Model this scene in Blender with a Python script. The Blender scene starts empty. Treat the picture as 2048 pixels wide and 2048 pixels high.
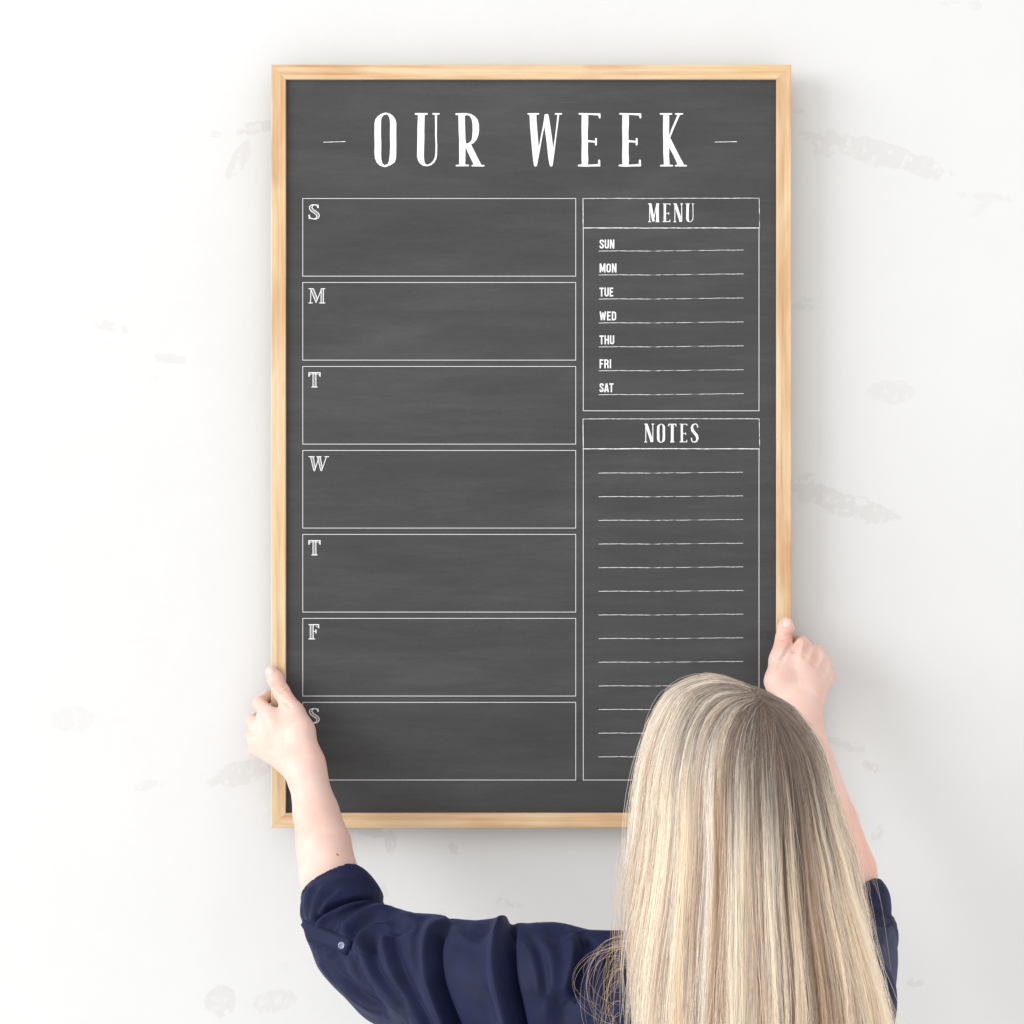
import bpy, math, random
import numpy as np
from mathutils import Vector, Matrix

random.seed(7)
RNG = np.random.default_rng(7)
sc = bpy.context.scene

# ------------------------------------------------------------------ camera, world, light, exposure
D = 2.6            # camera distance from the wall
S0 = 0.000646      # metres per photo pixel on the wall
ZC = 1.78          # camera height
cam_d = bpy.data.cameras.new('camera')
cam_d.sensor_width = 36.0
cam_d.lens = 36.0 * D / (2048 * S0)
cam_d.clip_start = 0.05
cam_d.clip_end = 60
cam = bpy.data.objects.new('camera', cam_d)
cam.location = (0, -D, ZC)
cam.rotation_euler = (math.radians(90), 0, 0)
sc.collection.objects.link(cam)
sc.camera = cam

world = bpy.data.worlds.new('World')
sc.world = world
world.use_nodes = True
bg = world.node_tree.nodes['Background']
bg.inputs['Color'].default_value = (1.0, 0.985, 0.968, 1)
bg.inputs['Strength'].default_value = 1.07


def area(name, loc, target, sx, sy, power, col):
    l = bpy.data.lights.new(name, 'AREA')
    l.shape = 'RECTANGLE'
    l.size, l.size_y = sx, sy
    l.energy = power
    l.color = col
    o = bpy.data.objects.new(name, l)
    o.location = loc
    o.rotation_euler = (Vector(target) - Vector(loc)).to_track_quat('-Z', 'Y').to_euler()
    sc.collection.objects.link(o)
    return o


area('window_light', (-7.2, -3.9, 3.5), (0, -.1, 1.6), 5.6, 4.4, 520, (0.95, 0.975, 1.0))
sc.view_settings.view_transform = 'Standard'
sc.view_settings.look = 'None'
sc.view_settings.exposure = 0.40
sc.view_settings.gamma = 1.0
sc.cycles.use_denoising = True
try:
    sc.cycles.denoiser = 'OPENIMAGEDENOISE'
except Exception:
    pass
sc.cycles.max_bounces = 16
sc.cycles.diffuse_bounces = 12
sc.cycles.glossy_bounces = 6
sc.cycles.transparent_max_bounces = 16
sc.cycles.caustics_reflective = False
sc.cycles.caustics_refractive = False


# ------------------------------------------------------------------ helpers
def at(px, py, d):
    """world point seen at photo pixel (px, py), d metres in front of the wall"""
    k = S0 * (D - d) / D
    return np.array([(px - 1024) * k, -d, ZC - (py - 1024) * k])


def link(o, parent=None):
    sc.collection.objects.link(o)
    if parent is not None:
        o.parent = parent
    return o


def wloc(p):
    l = Vector((0, 0, 0))
    while p is not None:
        l += p.location
        p = p.parent
    return l


def mesh_obj(name, verts, faces, mat, parent=None, smooth=False):
    """verts in world space; parents are never rotated"""
    v = np.asarray(verts, float) - np.array(wloc(parent))
    me = bpy.data.meshes.new(name)
    me.from_pydata([tuple(x) for x in v], [], [tuple(int(i) for i in f) for f in faces])
    me.validate()
    if mat:
        me.materials.append(mat)
    if smooth:
        me.polygons.foreach_set('use_smooth', [True] * len(me.polygons))
    me.update()
    return link(bpy.data.objects.new(name, me), parent)


def big_mesh(name, verts, quads, mat, parent=None):
    v = (np.asarray(verts, np.float32) - np.array(wloc(parent), np.float32)).astype(np.float32)
    me = bpy.data.meshes.new(name)
    me.vertices.add(len(v))
    me.vertices.foreach_set('co', v.ravel())
    n = len(quads)
    me.loops.add(n * 4)
    me.loops.foreach_set('vertex_index', np.asarray(quads, np.int32).ravel())
    me.polygons.add(n)
    me.polygons.foreach_set('loop_start', np.arange(n, dtype=np.int32) * 4)
    me.polygons.foreach_set('use_smooth', np.ones(n, bool))
    me.update(calc_edges=True)
    me.materials.append(mat)
    return link(bpy.data.objects.new(name, me), parent)


def empty(name, loc, label, cat, group=None):
    o = bpy.data.objects.new(name, None)
    o.location = loc
    o.empty_display_size = 0.05
    sc.collection.objects.link(o)
    o['label'] = label
    o['category'] = cat
    if group:
        o['group'] = group
    return o


class NT:
    def __init__(s, name):
        s.m = bpy.data.materials.new(name)
        s.m.use_nodes = True
        s.t = s.m.node_tree
        s.b = s.t.nodes['Principled BSDF']
        s.out = s.t.nodes['Material Output']

    def n(s, typ, **kw):
        x = s.t.nodes.new(typ)
        for k, v in kw.items():
            if k in x.inputs.keys():
                x.inputs[k].default_value = v
            else:
                setattr(x, k, v)
        return x

    def l(s, a, b):
        s.t.links.new(a, b)

    def noise(s, vec, scale, detail=4, rough=0.5, dist=0.0):
        x = s.n('ShaderNodeTexNoise')
        x.inputs['Scale'].default_value = scale
        x.inputs['Detail'].default_value = detail
        x.inputs['Roughness'].default_value = rough
        x.inputs['Distortion'].default_value = dist
        s.l(vec, x.inputs['Vector'])
        return x.outputs['Fac']

    def mapping(s, vec, scale=(1, 1, 1), loc=(0, 0, 0), rot=(0, 0, 0)):
        x = s.n('ShaderNodeMapping')
        x.inputs['Scale'].default_value = scale
        x.inputs['Location'].default_value = loc
        x.inputs['Rotation'].default_value = rot
        s.l(vec, x.inputs['Vector'])
        return x.outputs['Vector']

    def ramp(s, fac, stops):
        x = s.n('ShaderNodeValToRGB')
        cr = x.color_ramp
        while len(cr.elements) < len(stops):
            cr.elements.new(0.5)
        for e, (p, c) in zip(cr.elements, stops):
            e.position = p
            e.color = (c[0], c[1], c[2], 1)
        s.l(fac, x.inputs['Fac'])
        return x.outputs['Color']

    def math(s, op, a, b=None, clamp=False):
        x = s.n('ShaderNodeMath', operation=op)
        x.use_clamp = clamp
        for i, v in enumerate((a, b)):
            if v is None:
                continue
            if isinstance(v, (int, float)):
                x.inputs[i].default_value = v
            else:
                s.l(v, x.inputs[i])
        return x.outputs[0]

    def mix(s, fac, a, b, mode='MIX'):
        x = s.n('ShaderNodeMix', data_type='RGBA', blend_type=mode)
        for i, v in ((0, fac), (6, a), (7, b)):
            if isinstance(v, (int, float)):
                x.inputs[i].default_value = v
            elif isinstance(v, tuple):
                x.inputs[i].default_value = (v[0], v[1], v[2], 1)
            else:
                s.l(v, x.inputs[i])
        return x.outputs[2]

    def bump(s, h, strength, dist, prev=None):
        x = s.n('ShaderNodeBump')
        x.inputs['Strength'].default_value = strength
        x.inputs['Distance'].default_value = dist
        s.l(h, x.inputs['Height'])
        if prev is not None:
            s.l(prev, x.inputs['Normal'])
        return x.outputs['Normal']


def setp(b, **kw):
    for k, v in kw.items():
        k = k.replace('_', ' ')
        b.inputs[k].default_value = v


# ------------------------------------------------------------------ materials
PATCHES = [  # photo px, semi axes px, angle (deg, clockwise in the photo), depth
        (430, 268, 13, 7, 0, .7), (478, 322, 44, 17, -58, .8), (520, 254, 38, 13, -12, 1), (222, 655, 38, 12, 8, .7),
        (205, 690, 22, 6, -20, .35), (340, 717, 28, 9, 12, .75), (80, 395, 12, 4, 0, .4), (305, 760, 10, 12, 0, .25),
        (147, 1438, 44, 26, 0, .45), (305, 1570, 38, 13, -12, .6), (490, 1545, 66, 22, -16, .8), (443, 2003, 30, 36, 20, .8),
        (552, 2000, 44, 24, -18, .65), (1598, 222, 14, 8, 0, .9), (1752, 306, 152, 24, 15, .75), (1648, 300, 18, 12, 0, .6),
        (1972, 394, 40, 9, 5, .45), (1955, 420, 20, 7, -35, .3), (1780, 785, 44, 26, 0, .5), (1685, 1005, 120, 24, 17, .85),
        (1607, 980, 22, 38, 10, .9), (1610, 614, 30, 6, 5, .7), (1682, 652, 9, 5, 20, .6), (1898, 6, 20, 8, 0, .6), (1950, 12, 16, 12, 0, .5),
        (1668, 1480, 13, 6, 0, .9), (1706, 1494, 26, 9, 12, .8), (1740, 1532, 24, 13, 10, 1), (1752, 1668, 9, 18, 25, .9),
        (1733, 1577, 8, 4, 0, .7), (1832, 1965, 26, 11, -8, 1.1), (742, 1662, 40, 10, 6, 1), (782, 1688, 11, 32, -8, .9),
        (905, 1698, 8, 15, -25, .9), (1026, 1808, 26, 8, 15, .9), (1243, 1735, 7, 26, 5, .9), (768, 1786, 11, 22, 0, .5),
        (885, 1825, 6, 12, -20, .5), (1612, 915, 6, 15, -30, .8), (1546, 1115, 6, 18, 0, .5), (570, 1935, 12, 10, 0, .3),
        (676, 2002, 7, 12, -15, .6), (600, 1955, 4, 5, 0, .8), (1810, 2000, 5, 8, -20, .5), (1620, 600, 40, 3, 12, .5)]


def wall_material():
    m = NT('white_plaster')
    g = m.n('ShaderNodeNewGeometry')
    pos = g.outputs['Position']
    fa = m.n('ShaderNodeAttribute', attribute_name='patch_field').outputs['Fac']
    da = m.n('ShaderNodeAttribute', attribute_name='patch_depth').outputs['Fac']
    e1 = m.math('MULTIPLY', m.math('SUBTRACT', m.noise(pos, 38, 8, .72), .5), 44.0)
    e2 = m.math('MULTIPLY', m.math('SUBTRACT', m.noise(pos, 14, 2, .5), .5), 30.0)
    ff = m.math('ADD', fa, m.math('ADD', e1, e2))
    mr = m.n('ShaderNodeMapRange', clamp=True)
    mr.inputs['From Min'].default_value = -.8
    mr.inputs['From Max'].default_value = 1.2
    m.l(ff, mr.inputs['Value'])
    acc = m.math('MULTIPLY', mr.outputs[0], da)
    # holes in the patches: specks of paint left on
    speck = m.noise(pos, 70, 4, .6)
    keep = m.ramp(speck, [(.40, (0, 0, 0)), (.47, (1, 1, 1))])
    mask = m.math('MULTIPLY', acc, keep)
    mott = m.noise(m.mapping(pos, (1, 1, .6)), 2.2, 4, .55)
    base = m.ramp(mott, [(.3, (0.546, 0.548, 0.545)), (.7, (0.564, 0.567, 0.568))])
    fine = m.noise(pos, 9, 5, .6)
    base = m.mix(.035, base, m.ramp(fine, [(.35, (.6, .6, .6)), (.65, (1, 1, 1))]), 'MULTIPLY')
    col = m.mix(mask, base, (0.506, 0.503, 0.498))
    m.l(col, m.b.inputs['Base Color'])
    setp(m.b, Roughness=.85)
    m.b.inputs['Specular IOR Level'].default_value = .2
    h1 = m.noise(pos, 6, 6, .55)
    h2 = m.noise(m.mapping(pos, (1, 1, 3)), 45, 4, .6)
    h = m.math('ADD', m.math('MULTIPLY', h1, 1.0), m.math('MULTIPLY', h2, .12))
    n1 = m.bump(h, .16, .012)
    inv = m.math('SUBTRACT', 1.0, mask)
    n2 = m.bump(inv, .25, .0006, n1)
    m.l(n2, m.b.inputs['Normal'])
    return m.m


def wood_material():
    m = NT('pale_pine_wood')
    tc = m.n('ShaderNodeTexCoord').outputs['Object']
    oi = m.n('ShaderNodeObjectInfo')
    cmb = m.n('ShaderNodeCombineXYZ')
    m.l(m.math('MULTIPLY', oi.outputs['Random'], 13.0), cmb.inputs[0])
    m.l(m.math('MULTIPLY', oi.outputs['Random'], 7.0), cmb.inputs[1])
    va = m.n('ShaderNodeVectorMath', operation='ADD')
    m.l(tc, va.inputs[0])
    m.l(cmb.outputs[0], va.inputs[1])
    v = va.outputs[0]
    grain = m.noise(m.mapping(v, (1.6, 70, 70)), 2.2, 6, .6, .4)
    fib = m.noise(m.mapping(v, (9, 420, 420)), 2.0, 3, .6)
    broad = m.noise(m.mapping(v, (3.2, 14, 14)), 1.6, 3, .5, .6)
    c = m.ramp(grain, [(.28, (.44, .255, .13)), (.45, (.53, .375, .22)), (.62, (.575, .45, .30)), (.8, (.50, .33, .18))])
    c = m.mix(.85, c, m.ramp(broad, [(.32, (.82, .66, .55)), (.5, (1, 1, 1)), (.7, (1.0, .93, .80))]), 'MULTIPLY')
    c = m.mix(.22, c, m.ramp(fib, [(.35, (.75, .68, .58)), (.6, (1, 1, 1))]), 'MULTIPLY')
    kn = m.noise(m.mapping(v, (5, 30, 30)), 1.1, 2, .5)
    c = m.mix(m.ramp(kn, [(.66, (0, 0, 0)), (.78, (.45, .45, .45))]), c, (.62, .34, .17))
    m.l(c, m.b.inputs['Base Color'])
    setp(m.b, Roughness=.55)
    m.b.inputs['Specular IOR Level'].default_value = .3
    m.l(m.bump(fib, .25, .0006), m.b.inputs['Normal'])
    return m.m


def board_material():
    m = NT('chalkboard_print')
    pos = m.n('ShaderNodeNewGeometry').outputs['Position']
    a = m.noise(m.mapping(pos, (1, 1, 3.2)), 3.6, 5, .55, .5)
    b = m.noise(m.mapping(pos, (1, 1, 8)), 9, 5, .6, .3)
    f = m.noise(m.mapping(pos, (1, 1, 7)), 70, 4, .65)
    sp = m.noise(pos, 900, 2, .5)
    t = m.math('ADD', m.math('MULTIPLY', a, .5), m.math('ADD', m.math('MULTIPLY', b, .33), m.math('MULTIPLY', f, .17)))
    c = m.ramp(t, [(.36, (.0440, .0436, .0432)), (.5, (.0525, .0525, .0532)), (.64, (.0640, .0647, .0668))])
    c = m.mix(.35, c, m.ramp(sp, [(.3, (.8, .8, .8)), (.7, (1.15, 1.15, 1.15))]), 'MULTIPLY')
    # faint chalk scratches
    w = m.noise(m.mapping(pos, (1.6, 1, 24), rot=(0, .14, 0)), 5, 6, .7, 1.2)
    sm = m.ramp(w, [(.66, (0, 0, 0)), (.72, (.10, .10, .10)), (.8, (.22, .22, .22))])
    c = m.mix(sm, c, (.27, .27, .29))
    m.l(c, m.b.inputs['Base Color'])
    setp(m.b, Roughness=.8)
    m.b.inputs['Specular IOR Level'].default_value = .12
    return m.m


def plain(name, col, rough=.7, spec=.3):
    m = NT(name)
    m.b.inputs['Base Color'].default_value = (*col, 1)
    setp(m.b, Roughness=rough)
    m.b.inputs['Specular IOR Level'].default_value = spec
    return m


def ink_material():
    m = plain('white_print_ink', (.85, .85, .85), .8, .1)
    pos = m.n('ShaderNodeNewGeometry').outputs['Position']
    n = m.noise(pos, 260, 3, .6)
    m.l(m.ramp(n, [(.25, (.58, .58, .58)), (.45, (.69, .69, .69))]), m.b.inputs['Base Color'])
    return m.m


def skin_material():
    m = NT('fair_skin')
    pos = m.n('ShaderNodeNewGeometry').outputs['Position']
    n = m.noise(pos, 22, 4, .55)
    c = m.ramp(n, [(.3, (.570, .365, .305)), (.5, (.595, .412, .355)), (.7, (.615, .455, .402))])
    at_ = m.n('ShaderNodeAttribute', attribute_name='flush')
    c = m.mix(at_.outputs['Fac'], c, (.66, .36, .29))
    fr = m.noise(pos, 420, 2, .5)
    c = m.mix(m.ramp(fr, [(.74, (0, 0, 0)), (.80, (.35, .35, .35))]), c, (.62, .38, .27))
    m.l(c, m.b.inputs['Base Color'])
    setp(m.b, Roughness=.5)
    m.b.inputs['Specular IOR Level'].default_value = .35
    m.b.inputs['Subsurface Weight'].default_value = .25
    m.b.inputs['Subsurface Radius'].default_value = (.010, .004, .0025)
    m.b.inputs['Subsurface Scale'].default_value = 1.0
    h = m.noise(pos, 380, 3, .6)
    n1 = m.bump(h, .22, .0006)
    h2 = m.noise(m.mapping(pos, (1, 1, 2.2)), 70, 3, .5)
    m.l(m.bump(h2, .18, .002, n1), m.b.inputs['Normal'])
    return m.m


def cloth_material():
    m = NT('navy_crepe')
    pos = m.n('ShaderNodeNewGeometry').outputs['Position']
    n = m.noise(pos, 30, 4, .6)
    c = m.ramp(n, [(.35, (.0032, .0050, .0225)), (.65, (.0050, .0076, .0340))])
    m.l(c, m.b.inputs['Base Color'])
    setp(m.b, Roughness=.62)
    m.b.inputs['Specular IOR Level'].default_value = .16
    m.b.inputs['Sheen Weight'].default_value = .09
    m.b.inputs['Sheen Roughness'].default_value = .45
    m.b.inputs['Sheen Tint'].default_value = (.36, .42, .85, 1)
    f = m.noise(pos, 420, 3, .6)
    w = m.noise(m.mapping(pos, (1, 1, .45), rot=(0, .5, 0)), 34, 4, .55, .6)
    n1 = m.bump(f, .3, .0004)
    m.l(m.bump(w, .10, .003, n1), m.b.inputs['Normal'])
    return m.m


def hair_material():
    m = NT('blonde_hair')
    m.t.nodes.remove(m.b)
    a = m.n('ShaderNodeAttribute', attribute_name='tone')
    df = m.n('ShaderNodeBsdfDiffuse')
    tr = m.n('ShaderNodeBsdfTranslucent')
    gl = m.n('ShaderNodeBsdfHair')
    gl.component = 'Reflection'
    gl.inputs['RoughnessU'].default_value = .30
    gl.inputs['RoughnessV'].default_value = .9
    gl.inputs['Offset'].default_value = -.05
    m.l(a.outputs['Color'], df.inputs['Color'])
    m.l(a.outputs['Color'], tr.inputs['Color'])
    m.l(m.mix(.55, (1.0, .97, .92), a.outputs['Color']), gl.inputs['Color'])
    m1 = m.n('ShaderNodeMixShader')
    m1.inputs[0].default_value = .30
    m.l(df.outputs[0], m1.inputs[1])
    m.l(tr.outputs[0], m1.inputs[2])
    m2 = m.n('ShaderNodeMixShader')
    m2.inputs[0].default_value = .20
    m.l(m1.outputs[0], m2.inputs[1])
    m.l(gl.outputs[0], m2.inputs[2])
    h = m.n('ShaderNodeBsdfHairPrincipled')
    h.model = 'CHIANG'
    h.parametrization = 'COLOR'
    h.inputs['Roughness'].default_value = .45
    h.inputs['Radial Roughness'].default_value = .6
    h.inputs['IOR'].default_value = 1.35
    m.l(a.outputs['Color'], h.inputs['Color'])
    m3 = m.n('ShaderNodeMixShader')
    m3.inputs[0].default_value = .36
    m.l(m2.outputs[0], m3.inputs[1])
    m.l(h.outputs[0], m3.inputs[2])
    m.l(m3.outputs[0], m.out.inputs['Surface'])
    return m.m


WALL, WOOD, BOARD, INK = wall_material(), wood_material(), board_material(), ink_material()
SKIN, CLOTH, HAIR = skin_material(), cloth_material(), hair_material()

# ------------------------------------------------------------------ wall
gx = np.concatenate([[-3.0, -1.6], np.linspace(-.70, .70, 300), [1.6, 3.0]])
gz = np.concatenate([[0.0], np.linspace(ZC - .70, ZC + .70, 300), [3.4]])
nx_, nz_ = len(gx), len(gz)
GX, GZ = np.meshgrid(gx, gz)
WV = np.stack([GX.ravel(), np.zeros(GX.size), GZ.ravel()], 1)
ii = (np.arange(nz_ - 1)[:, None] * nx_ + np.arange(nx_ - 1)[None, :]).ravel()
WQ = np.stack([ii, ii + 1, ii + 1 + nx_, ii + nx_], 1)
n0 = len(WV)
WV = np.vstack([WV, [(-3, 0, 0), (3, 0, 0), (3, 0, 3.4), (-3, 0, 3.4), (-3, .2, 0), (3, .2, 0), (3, .2, 3.4), (-3, .2, 3.4)]])
WQ = np.vstack([WQ, n0 + np.array([(5, 4, 7, 6), (4, 0, 3, 7), (1, 5, 6, 2), (3, 2, 6, 7), (4, 5, 1, 0)])])
wall = big_mesh('wall', WV, WQ, WALL)
wall['kind'] = 'structure'
wall.data.polygons.foreach_set('use_smooth', np.zeros(len(WQ), bool))
PX, PY = WV[:, 0] / S0 + 1024, (ZC - WV[:, 2]) / S0 + 1024
bf, bd = np.full(len(WV), -60.0), np.full(len(WV), .3)
for (px, py, a, b, ang, dep) in PATCHES:
    c_, s_ = math.cos(math.radians(ang)), math.sin(math.radians(ang))
    u_, v_ = (PX - px) * c_ + (PY - py) * s_, -(PX - px) * s_ + (PY - py) * c_
    f_ = (1 - np.sqrt((u_ / a) ** 2 + (v_ / b) ** 2)) * (min(a, b) + 4)
    bd = np.where(f_ > bf, dep, bd)
    bf = np.maximum(bf, f_)
for nm_, arr_ in (('patch_field', bf), ('patch_depth', bd)):
    wall.data.attributes.new(nm_, 'FLOAT', 'POINT').data.foreach_set('value', arr_.astype(np.float32))

# ------------------------------------------------------------------ framed board
FD, BD, PD = .0455, .0215, .0405        # frame front, frame back, panel face (distance from the wall)
x0, z1 = at(542, 129, FD)[[0, 2]]
x1, z0 = at(1582.5, 1656, FD)[[0, 2]]
RW = 29.5 * S0 * (D - FD) / D
board = empty('framed_board', ((x0 + x1) / 2, -BD, z0),
              'large wood framed charcoal weekly planner board with white lettering held against the wall', 'wall board')


def rail(cx, cz, L, rot):
    """mitred frame rail, length along local x, face to -y, outer edge at local z = 0, inner at -RW"""
    h, b = L / 2, .0009
    prof = [(0, BD), (0, FD - b), (-b, FD), (-RW + b, FD), (-RW, FD - b), (-RW, PD - .001), (-RW + .004, PD - .001), (-RW + .004, BD)]
    V = []
    for s in (-1, 1):
        for (zz, d) in prof:
            V.append((s * (h + zz), -d, zz))
    n = len(prof)
    F = [(i, (i + 1) % n, n + (i + 1) % n, n + i) for i in range(n)] + [tuple(range(n))[::-1], tuple(range(n, 2 * n))]
    me = bpy.data.meshes.new('frame_rail')
    me.from_pydata(V, [], F)
    me.materials.append(WOOD)
    o = link(bpy.data.objects.new('frame_rail', me), board)
    o.location = Vector((cx, 0, cz)) - Vector((board.location.x, board.location.y, board.location.z))
    o.location.y = -board.location.y
    o.rotation_euler = (0, rot, 0)
    return o


g = .00012
rail((x0 + x1) / 2, z1, x1 - x0 - g, 0)
rail((x0 + x1) / 2, z0, x1 - x0 - g, math.pi)
rail(x0, (z0 + z1) / 2, z1 - z0 - g, -math.pi / 2)
rail(x1, (z0 + z1) / 2, z1 - z0 - g, math.pi / 2)
e = RW - .0035
panel = mesh_obj('board_panel', [(x0 + e, -PD, z0 + e), (x1 - e, -PD, z0 + e), (x1 - e, -PD, z1 - e), (x0 + e, -PD, z1 - e),
                                 (x0 + e, -PD + .004, z0 + e), (x1 - e, -PD + .004, z0 + e), (x1 - e, -PD + .004, z1 - e), (x0 + e, -PD + .004, z1 - e)],
                 [(0, 1, 2, 3), (5, 4, 7, 6), (4, 0, 3, 7), (1, 5, 6, 2), (3, 2, 6, 7), (4, 5, 1, 0)], BOARD, board)

INKZ = PD + .00025


class Ink:
    """white print: ribbons in photo pixels laid on the panel"""

    def __init__(s):
        s.v, s.f, s.k = [], [], 0

    def stroke(s, pts, w, closed=False):
        pts = [np.array(p, float) for p in pts]
        n = len(pts)
        ws = [w] * n if isinstance(w, (int, float)) else w
        s.k += 1
        d = INKZ + .00003 * (s.k % 9)
        i0 = len(s.v)
        for i, p in enumerate(pts):
            a = pts[i - 1] if (i > 0 or closed) else None
            b = pts[(i + 1) % n] if (i < n - 1 or closed) else None
            t1 = (p - a) / (np.linalg.norm(p - a) + 1e-9) if a is not None else None
            t2 = (b - p) / (np.linalg.norm(b - p) + 1e-9) if b is not None else None
            t1 = t2 if t1 is None else t1
            t2 = t1 if t2 is None else t2
            t = t1 + t2
            t /= np.linalg.norm(t) + 1e-9
            nn = np.array([-t[1], t[0]])
            c = max(.35, float(np.dot(nn, [-t1[1], t1[0]])))
            for sg in (-1, 1):
                q = p + nn * sg * ws[i] / 2 / c
                s.v.append(at(q[0], q[1], d))
        for i in range(n if closed else n - 1):
            j = (i + 1) % n
            s.f.append((i0 + 2 * i, i0 + 2 * i + 1, i0 + 2 * j + 1, i0 + 2 * j))

    def rough(s, a, b, w, gaps=0.0, jit=.35, seed=0):
        r = random.Random(seed)
        L = math.hypot(b[0] - a[0], b[1] - a[1])
        n = max(4, int(L / 5))
        pts, ws = [], []
        nx, ny = -(b[1] - a[1]) / L, (b[0] - a[0]) / L
        y = 0
        for i in range(n + 1):
            t = i / n
            y = y * .8 + r.uniform(-jit, jit)
            ww = w * r.uniform(.6, 1.25)
            p = (a[0] + (b[0] - a[0]) * t + nx * y, a[1] + (b[1] - a[1]) * t + ny * y)
            if gaps and r.random() < gaps * (.3 + 3 * t):
                ww *= .25
            if False and r.random() < gaps * (0.3 + 2.0 * t) and len(pts) > 1:
                s.stroke(pts, ws)
                pts, ws = [], []
                continue
            pts.append(p)
            ws.append(ww)
        if len(pts) > 1:
            s.stroke(pts, ws)

    def done(s, name, parent):
        return mesh_obj(name, s.v, s.f, INK, parent)


def filled(name, loops, parent):
    """filled outline glyph with counters, photo px"""
    cu = bpy.data.curves.new(name, 'CURVE')
    cu.dimensions = '2D'
    cu.fill_mode = 'BOTH'
    for lp in loops:
        sp = cu.splines.new('POLY')
        sp.points.add(len(lp) - 1)
        for i, (px, py) in enumerate(lp):
            w = at(px, py, INKZ)
            sp.points[i].co = (w[0], w[2], 0, 1)
        sp.use_cyclic_u = True
    tmp = bpy.data.objects.new('tmp', cu)
    sc.collection.objects.link(tmp)
    dg = bpy.context.evaluated_depsgraph_get()
    me = bpy.data.meshes.new_from_object(tmp.evaluated_get(dg))
    vs = [(v.co.x, -INKZ, v.co.y) for v in me.vertices]
    fs = [tuple(p.vertices) for p in me.polygons]
    bpy.data.objects.remove(tmp)
    bpy.data.meshes.remove(me)
    # give the lettering a hair of thickness so that it is not a zero depth sheet
    n = len(vs)
    edges = {}
    for f in fs:
        for i in range(len(f)):
            k = (f[i], f[(i + 1) % len(f)])
            edges[k] = 1
    V = vs + [(x, -PD, z) for (x, y, z) in vs]
    F = list(fs)
    for (a, b) in edges:
        if (b, a) not in edges:
            F.append((a, b, b + n, a + n))
    return mesh_obj(name, V, F, INK, parent)


GO = ([(165, 260), (175, 220), (200, 185), (240, 158), (290, 142), (335, 152), (375, 180), (402, 220), (413, 262), (412, 400), (413, 520), (411, 640), (405, 680), (392, 710), (350, 738), (300, 760), (270, 762), (225, 745), (190, 710), (170, 665), (164, 600), (166, 500), (163, 400), (164, 330)],
      [(240, 225), (252, 190), (272, 170), (300, 163), (322, 175), (335, 205), (342, 260), (340, 400), (343, 520), (338, 620), (330, 690), (315, 728), (278, 740), (258, 725), (243, 680), (240, 620), (242, 500), (238, 400), (239, 300)])
GU = ([(622, 152), (630, 148), (762, 148), (771, 155), (770, 166), (735, 170), (733, 250), (731, 350), (732, 430), (728, 550), (726, 640), (732, 700), (745, 730), (768, 735), (800, 722), (832, 690), (850, 650), (856, 600), (858, 500), (853, 400), (854, 300), (851, 168), (826, 166), (822, 152), (830, 148), (900, 149), (907, 156), (902, 165), (875, 166), (874, 300), (873, 430), (878, 520), (876, 620), (868, 670), (845, 710), (810, 740), (770, 753), (720, 748), (685, 725), (660, 690), (648, 640), (650, 560), (652, 430), (652, 330), (659, 170), (628, 168)],)
GR = ([(1083, 155), (1095, 150), (1200, 148), (1260, 158), (1305, 185), (1340, 225), (1352, 280), (1354, 340), (1346, 400), (1325, 450), (1295, 485), (1262, 505), (1300, 580), (1345, 670), (1380, 738), (1410, 738), (1415, 746), (1408, 756), (1272, 754), (1265, 746), (1270, 738), (1292, 736), (1262, 670), (1230, 605), (1200, 535), (1198, 640), (1197, 734), (1235, 735), (1240, 745), (1233, 753), (1093, 754), (1085, 745), (1092, 737), (1126, 735), (1128, 640), (1126, 540), (1127, 450), (1121, 350), (1120, 250), (1117, 172), (1087, 170)],
      [(1192, 180), (1215, 170), (1245, 180), (1268, 215), (1278, 270), (1280, 340), (1275, 420), (1268, 455), (1245, 482), (1215, 495), (1203, 490), (1198, 430), (1196, 350), (1192, 260)])
GW = ([(78, 145), (86, 141), (200, 140), (208, 147), (203, 156), (176, 158), (178, 230), (188, 350), (201, 510), (222, 400), (248, 270), (265, 155), (285, 149), (305, 156), (318, 230), (338, 370), (358, 518), (375, 400), (390, 270), (402, 158), (377, 157), (373, 149), (378, 141), (446, 141), (453, 149), (447, 157), (420, 158), (410, 250), (392, 380), (375, 520), (362, 620), (350, 705), (335, 715), (320, 706), (305, 630), (290, 490), (278, 390), (262, 285), (240, 390), (215, 530), (195, 640), (181, 708), (165, 715), (150, 706), (138, 620), (122, 450), (108, 280), (102, 158), (84, 156)],)
GE = ([(628, 144), (635, 139), (660, 140), (760, 142), (862, 143), (865, 165), (864, 192), (855, 200), (848, 192), (840, 166), (732, 158), (732, 250), (727, 350), (728, 430), (805, 438), (806, 412), (816, 406), (826, 415), (825, 480), (816, 490), (806, 483), (805, 458), (730, 452), (728, 560), (733, 640), (728, 694), (838, 688), (840, 645), (850, 638), (860, 645), (862, 712), (780, 713), (700, 716), (627, 712), (619, 703), (628, 694), (663, 690), (660, 600), (663, 450), (660, 300), (662, 160), (632, 156)],)
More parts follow.
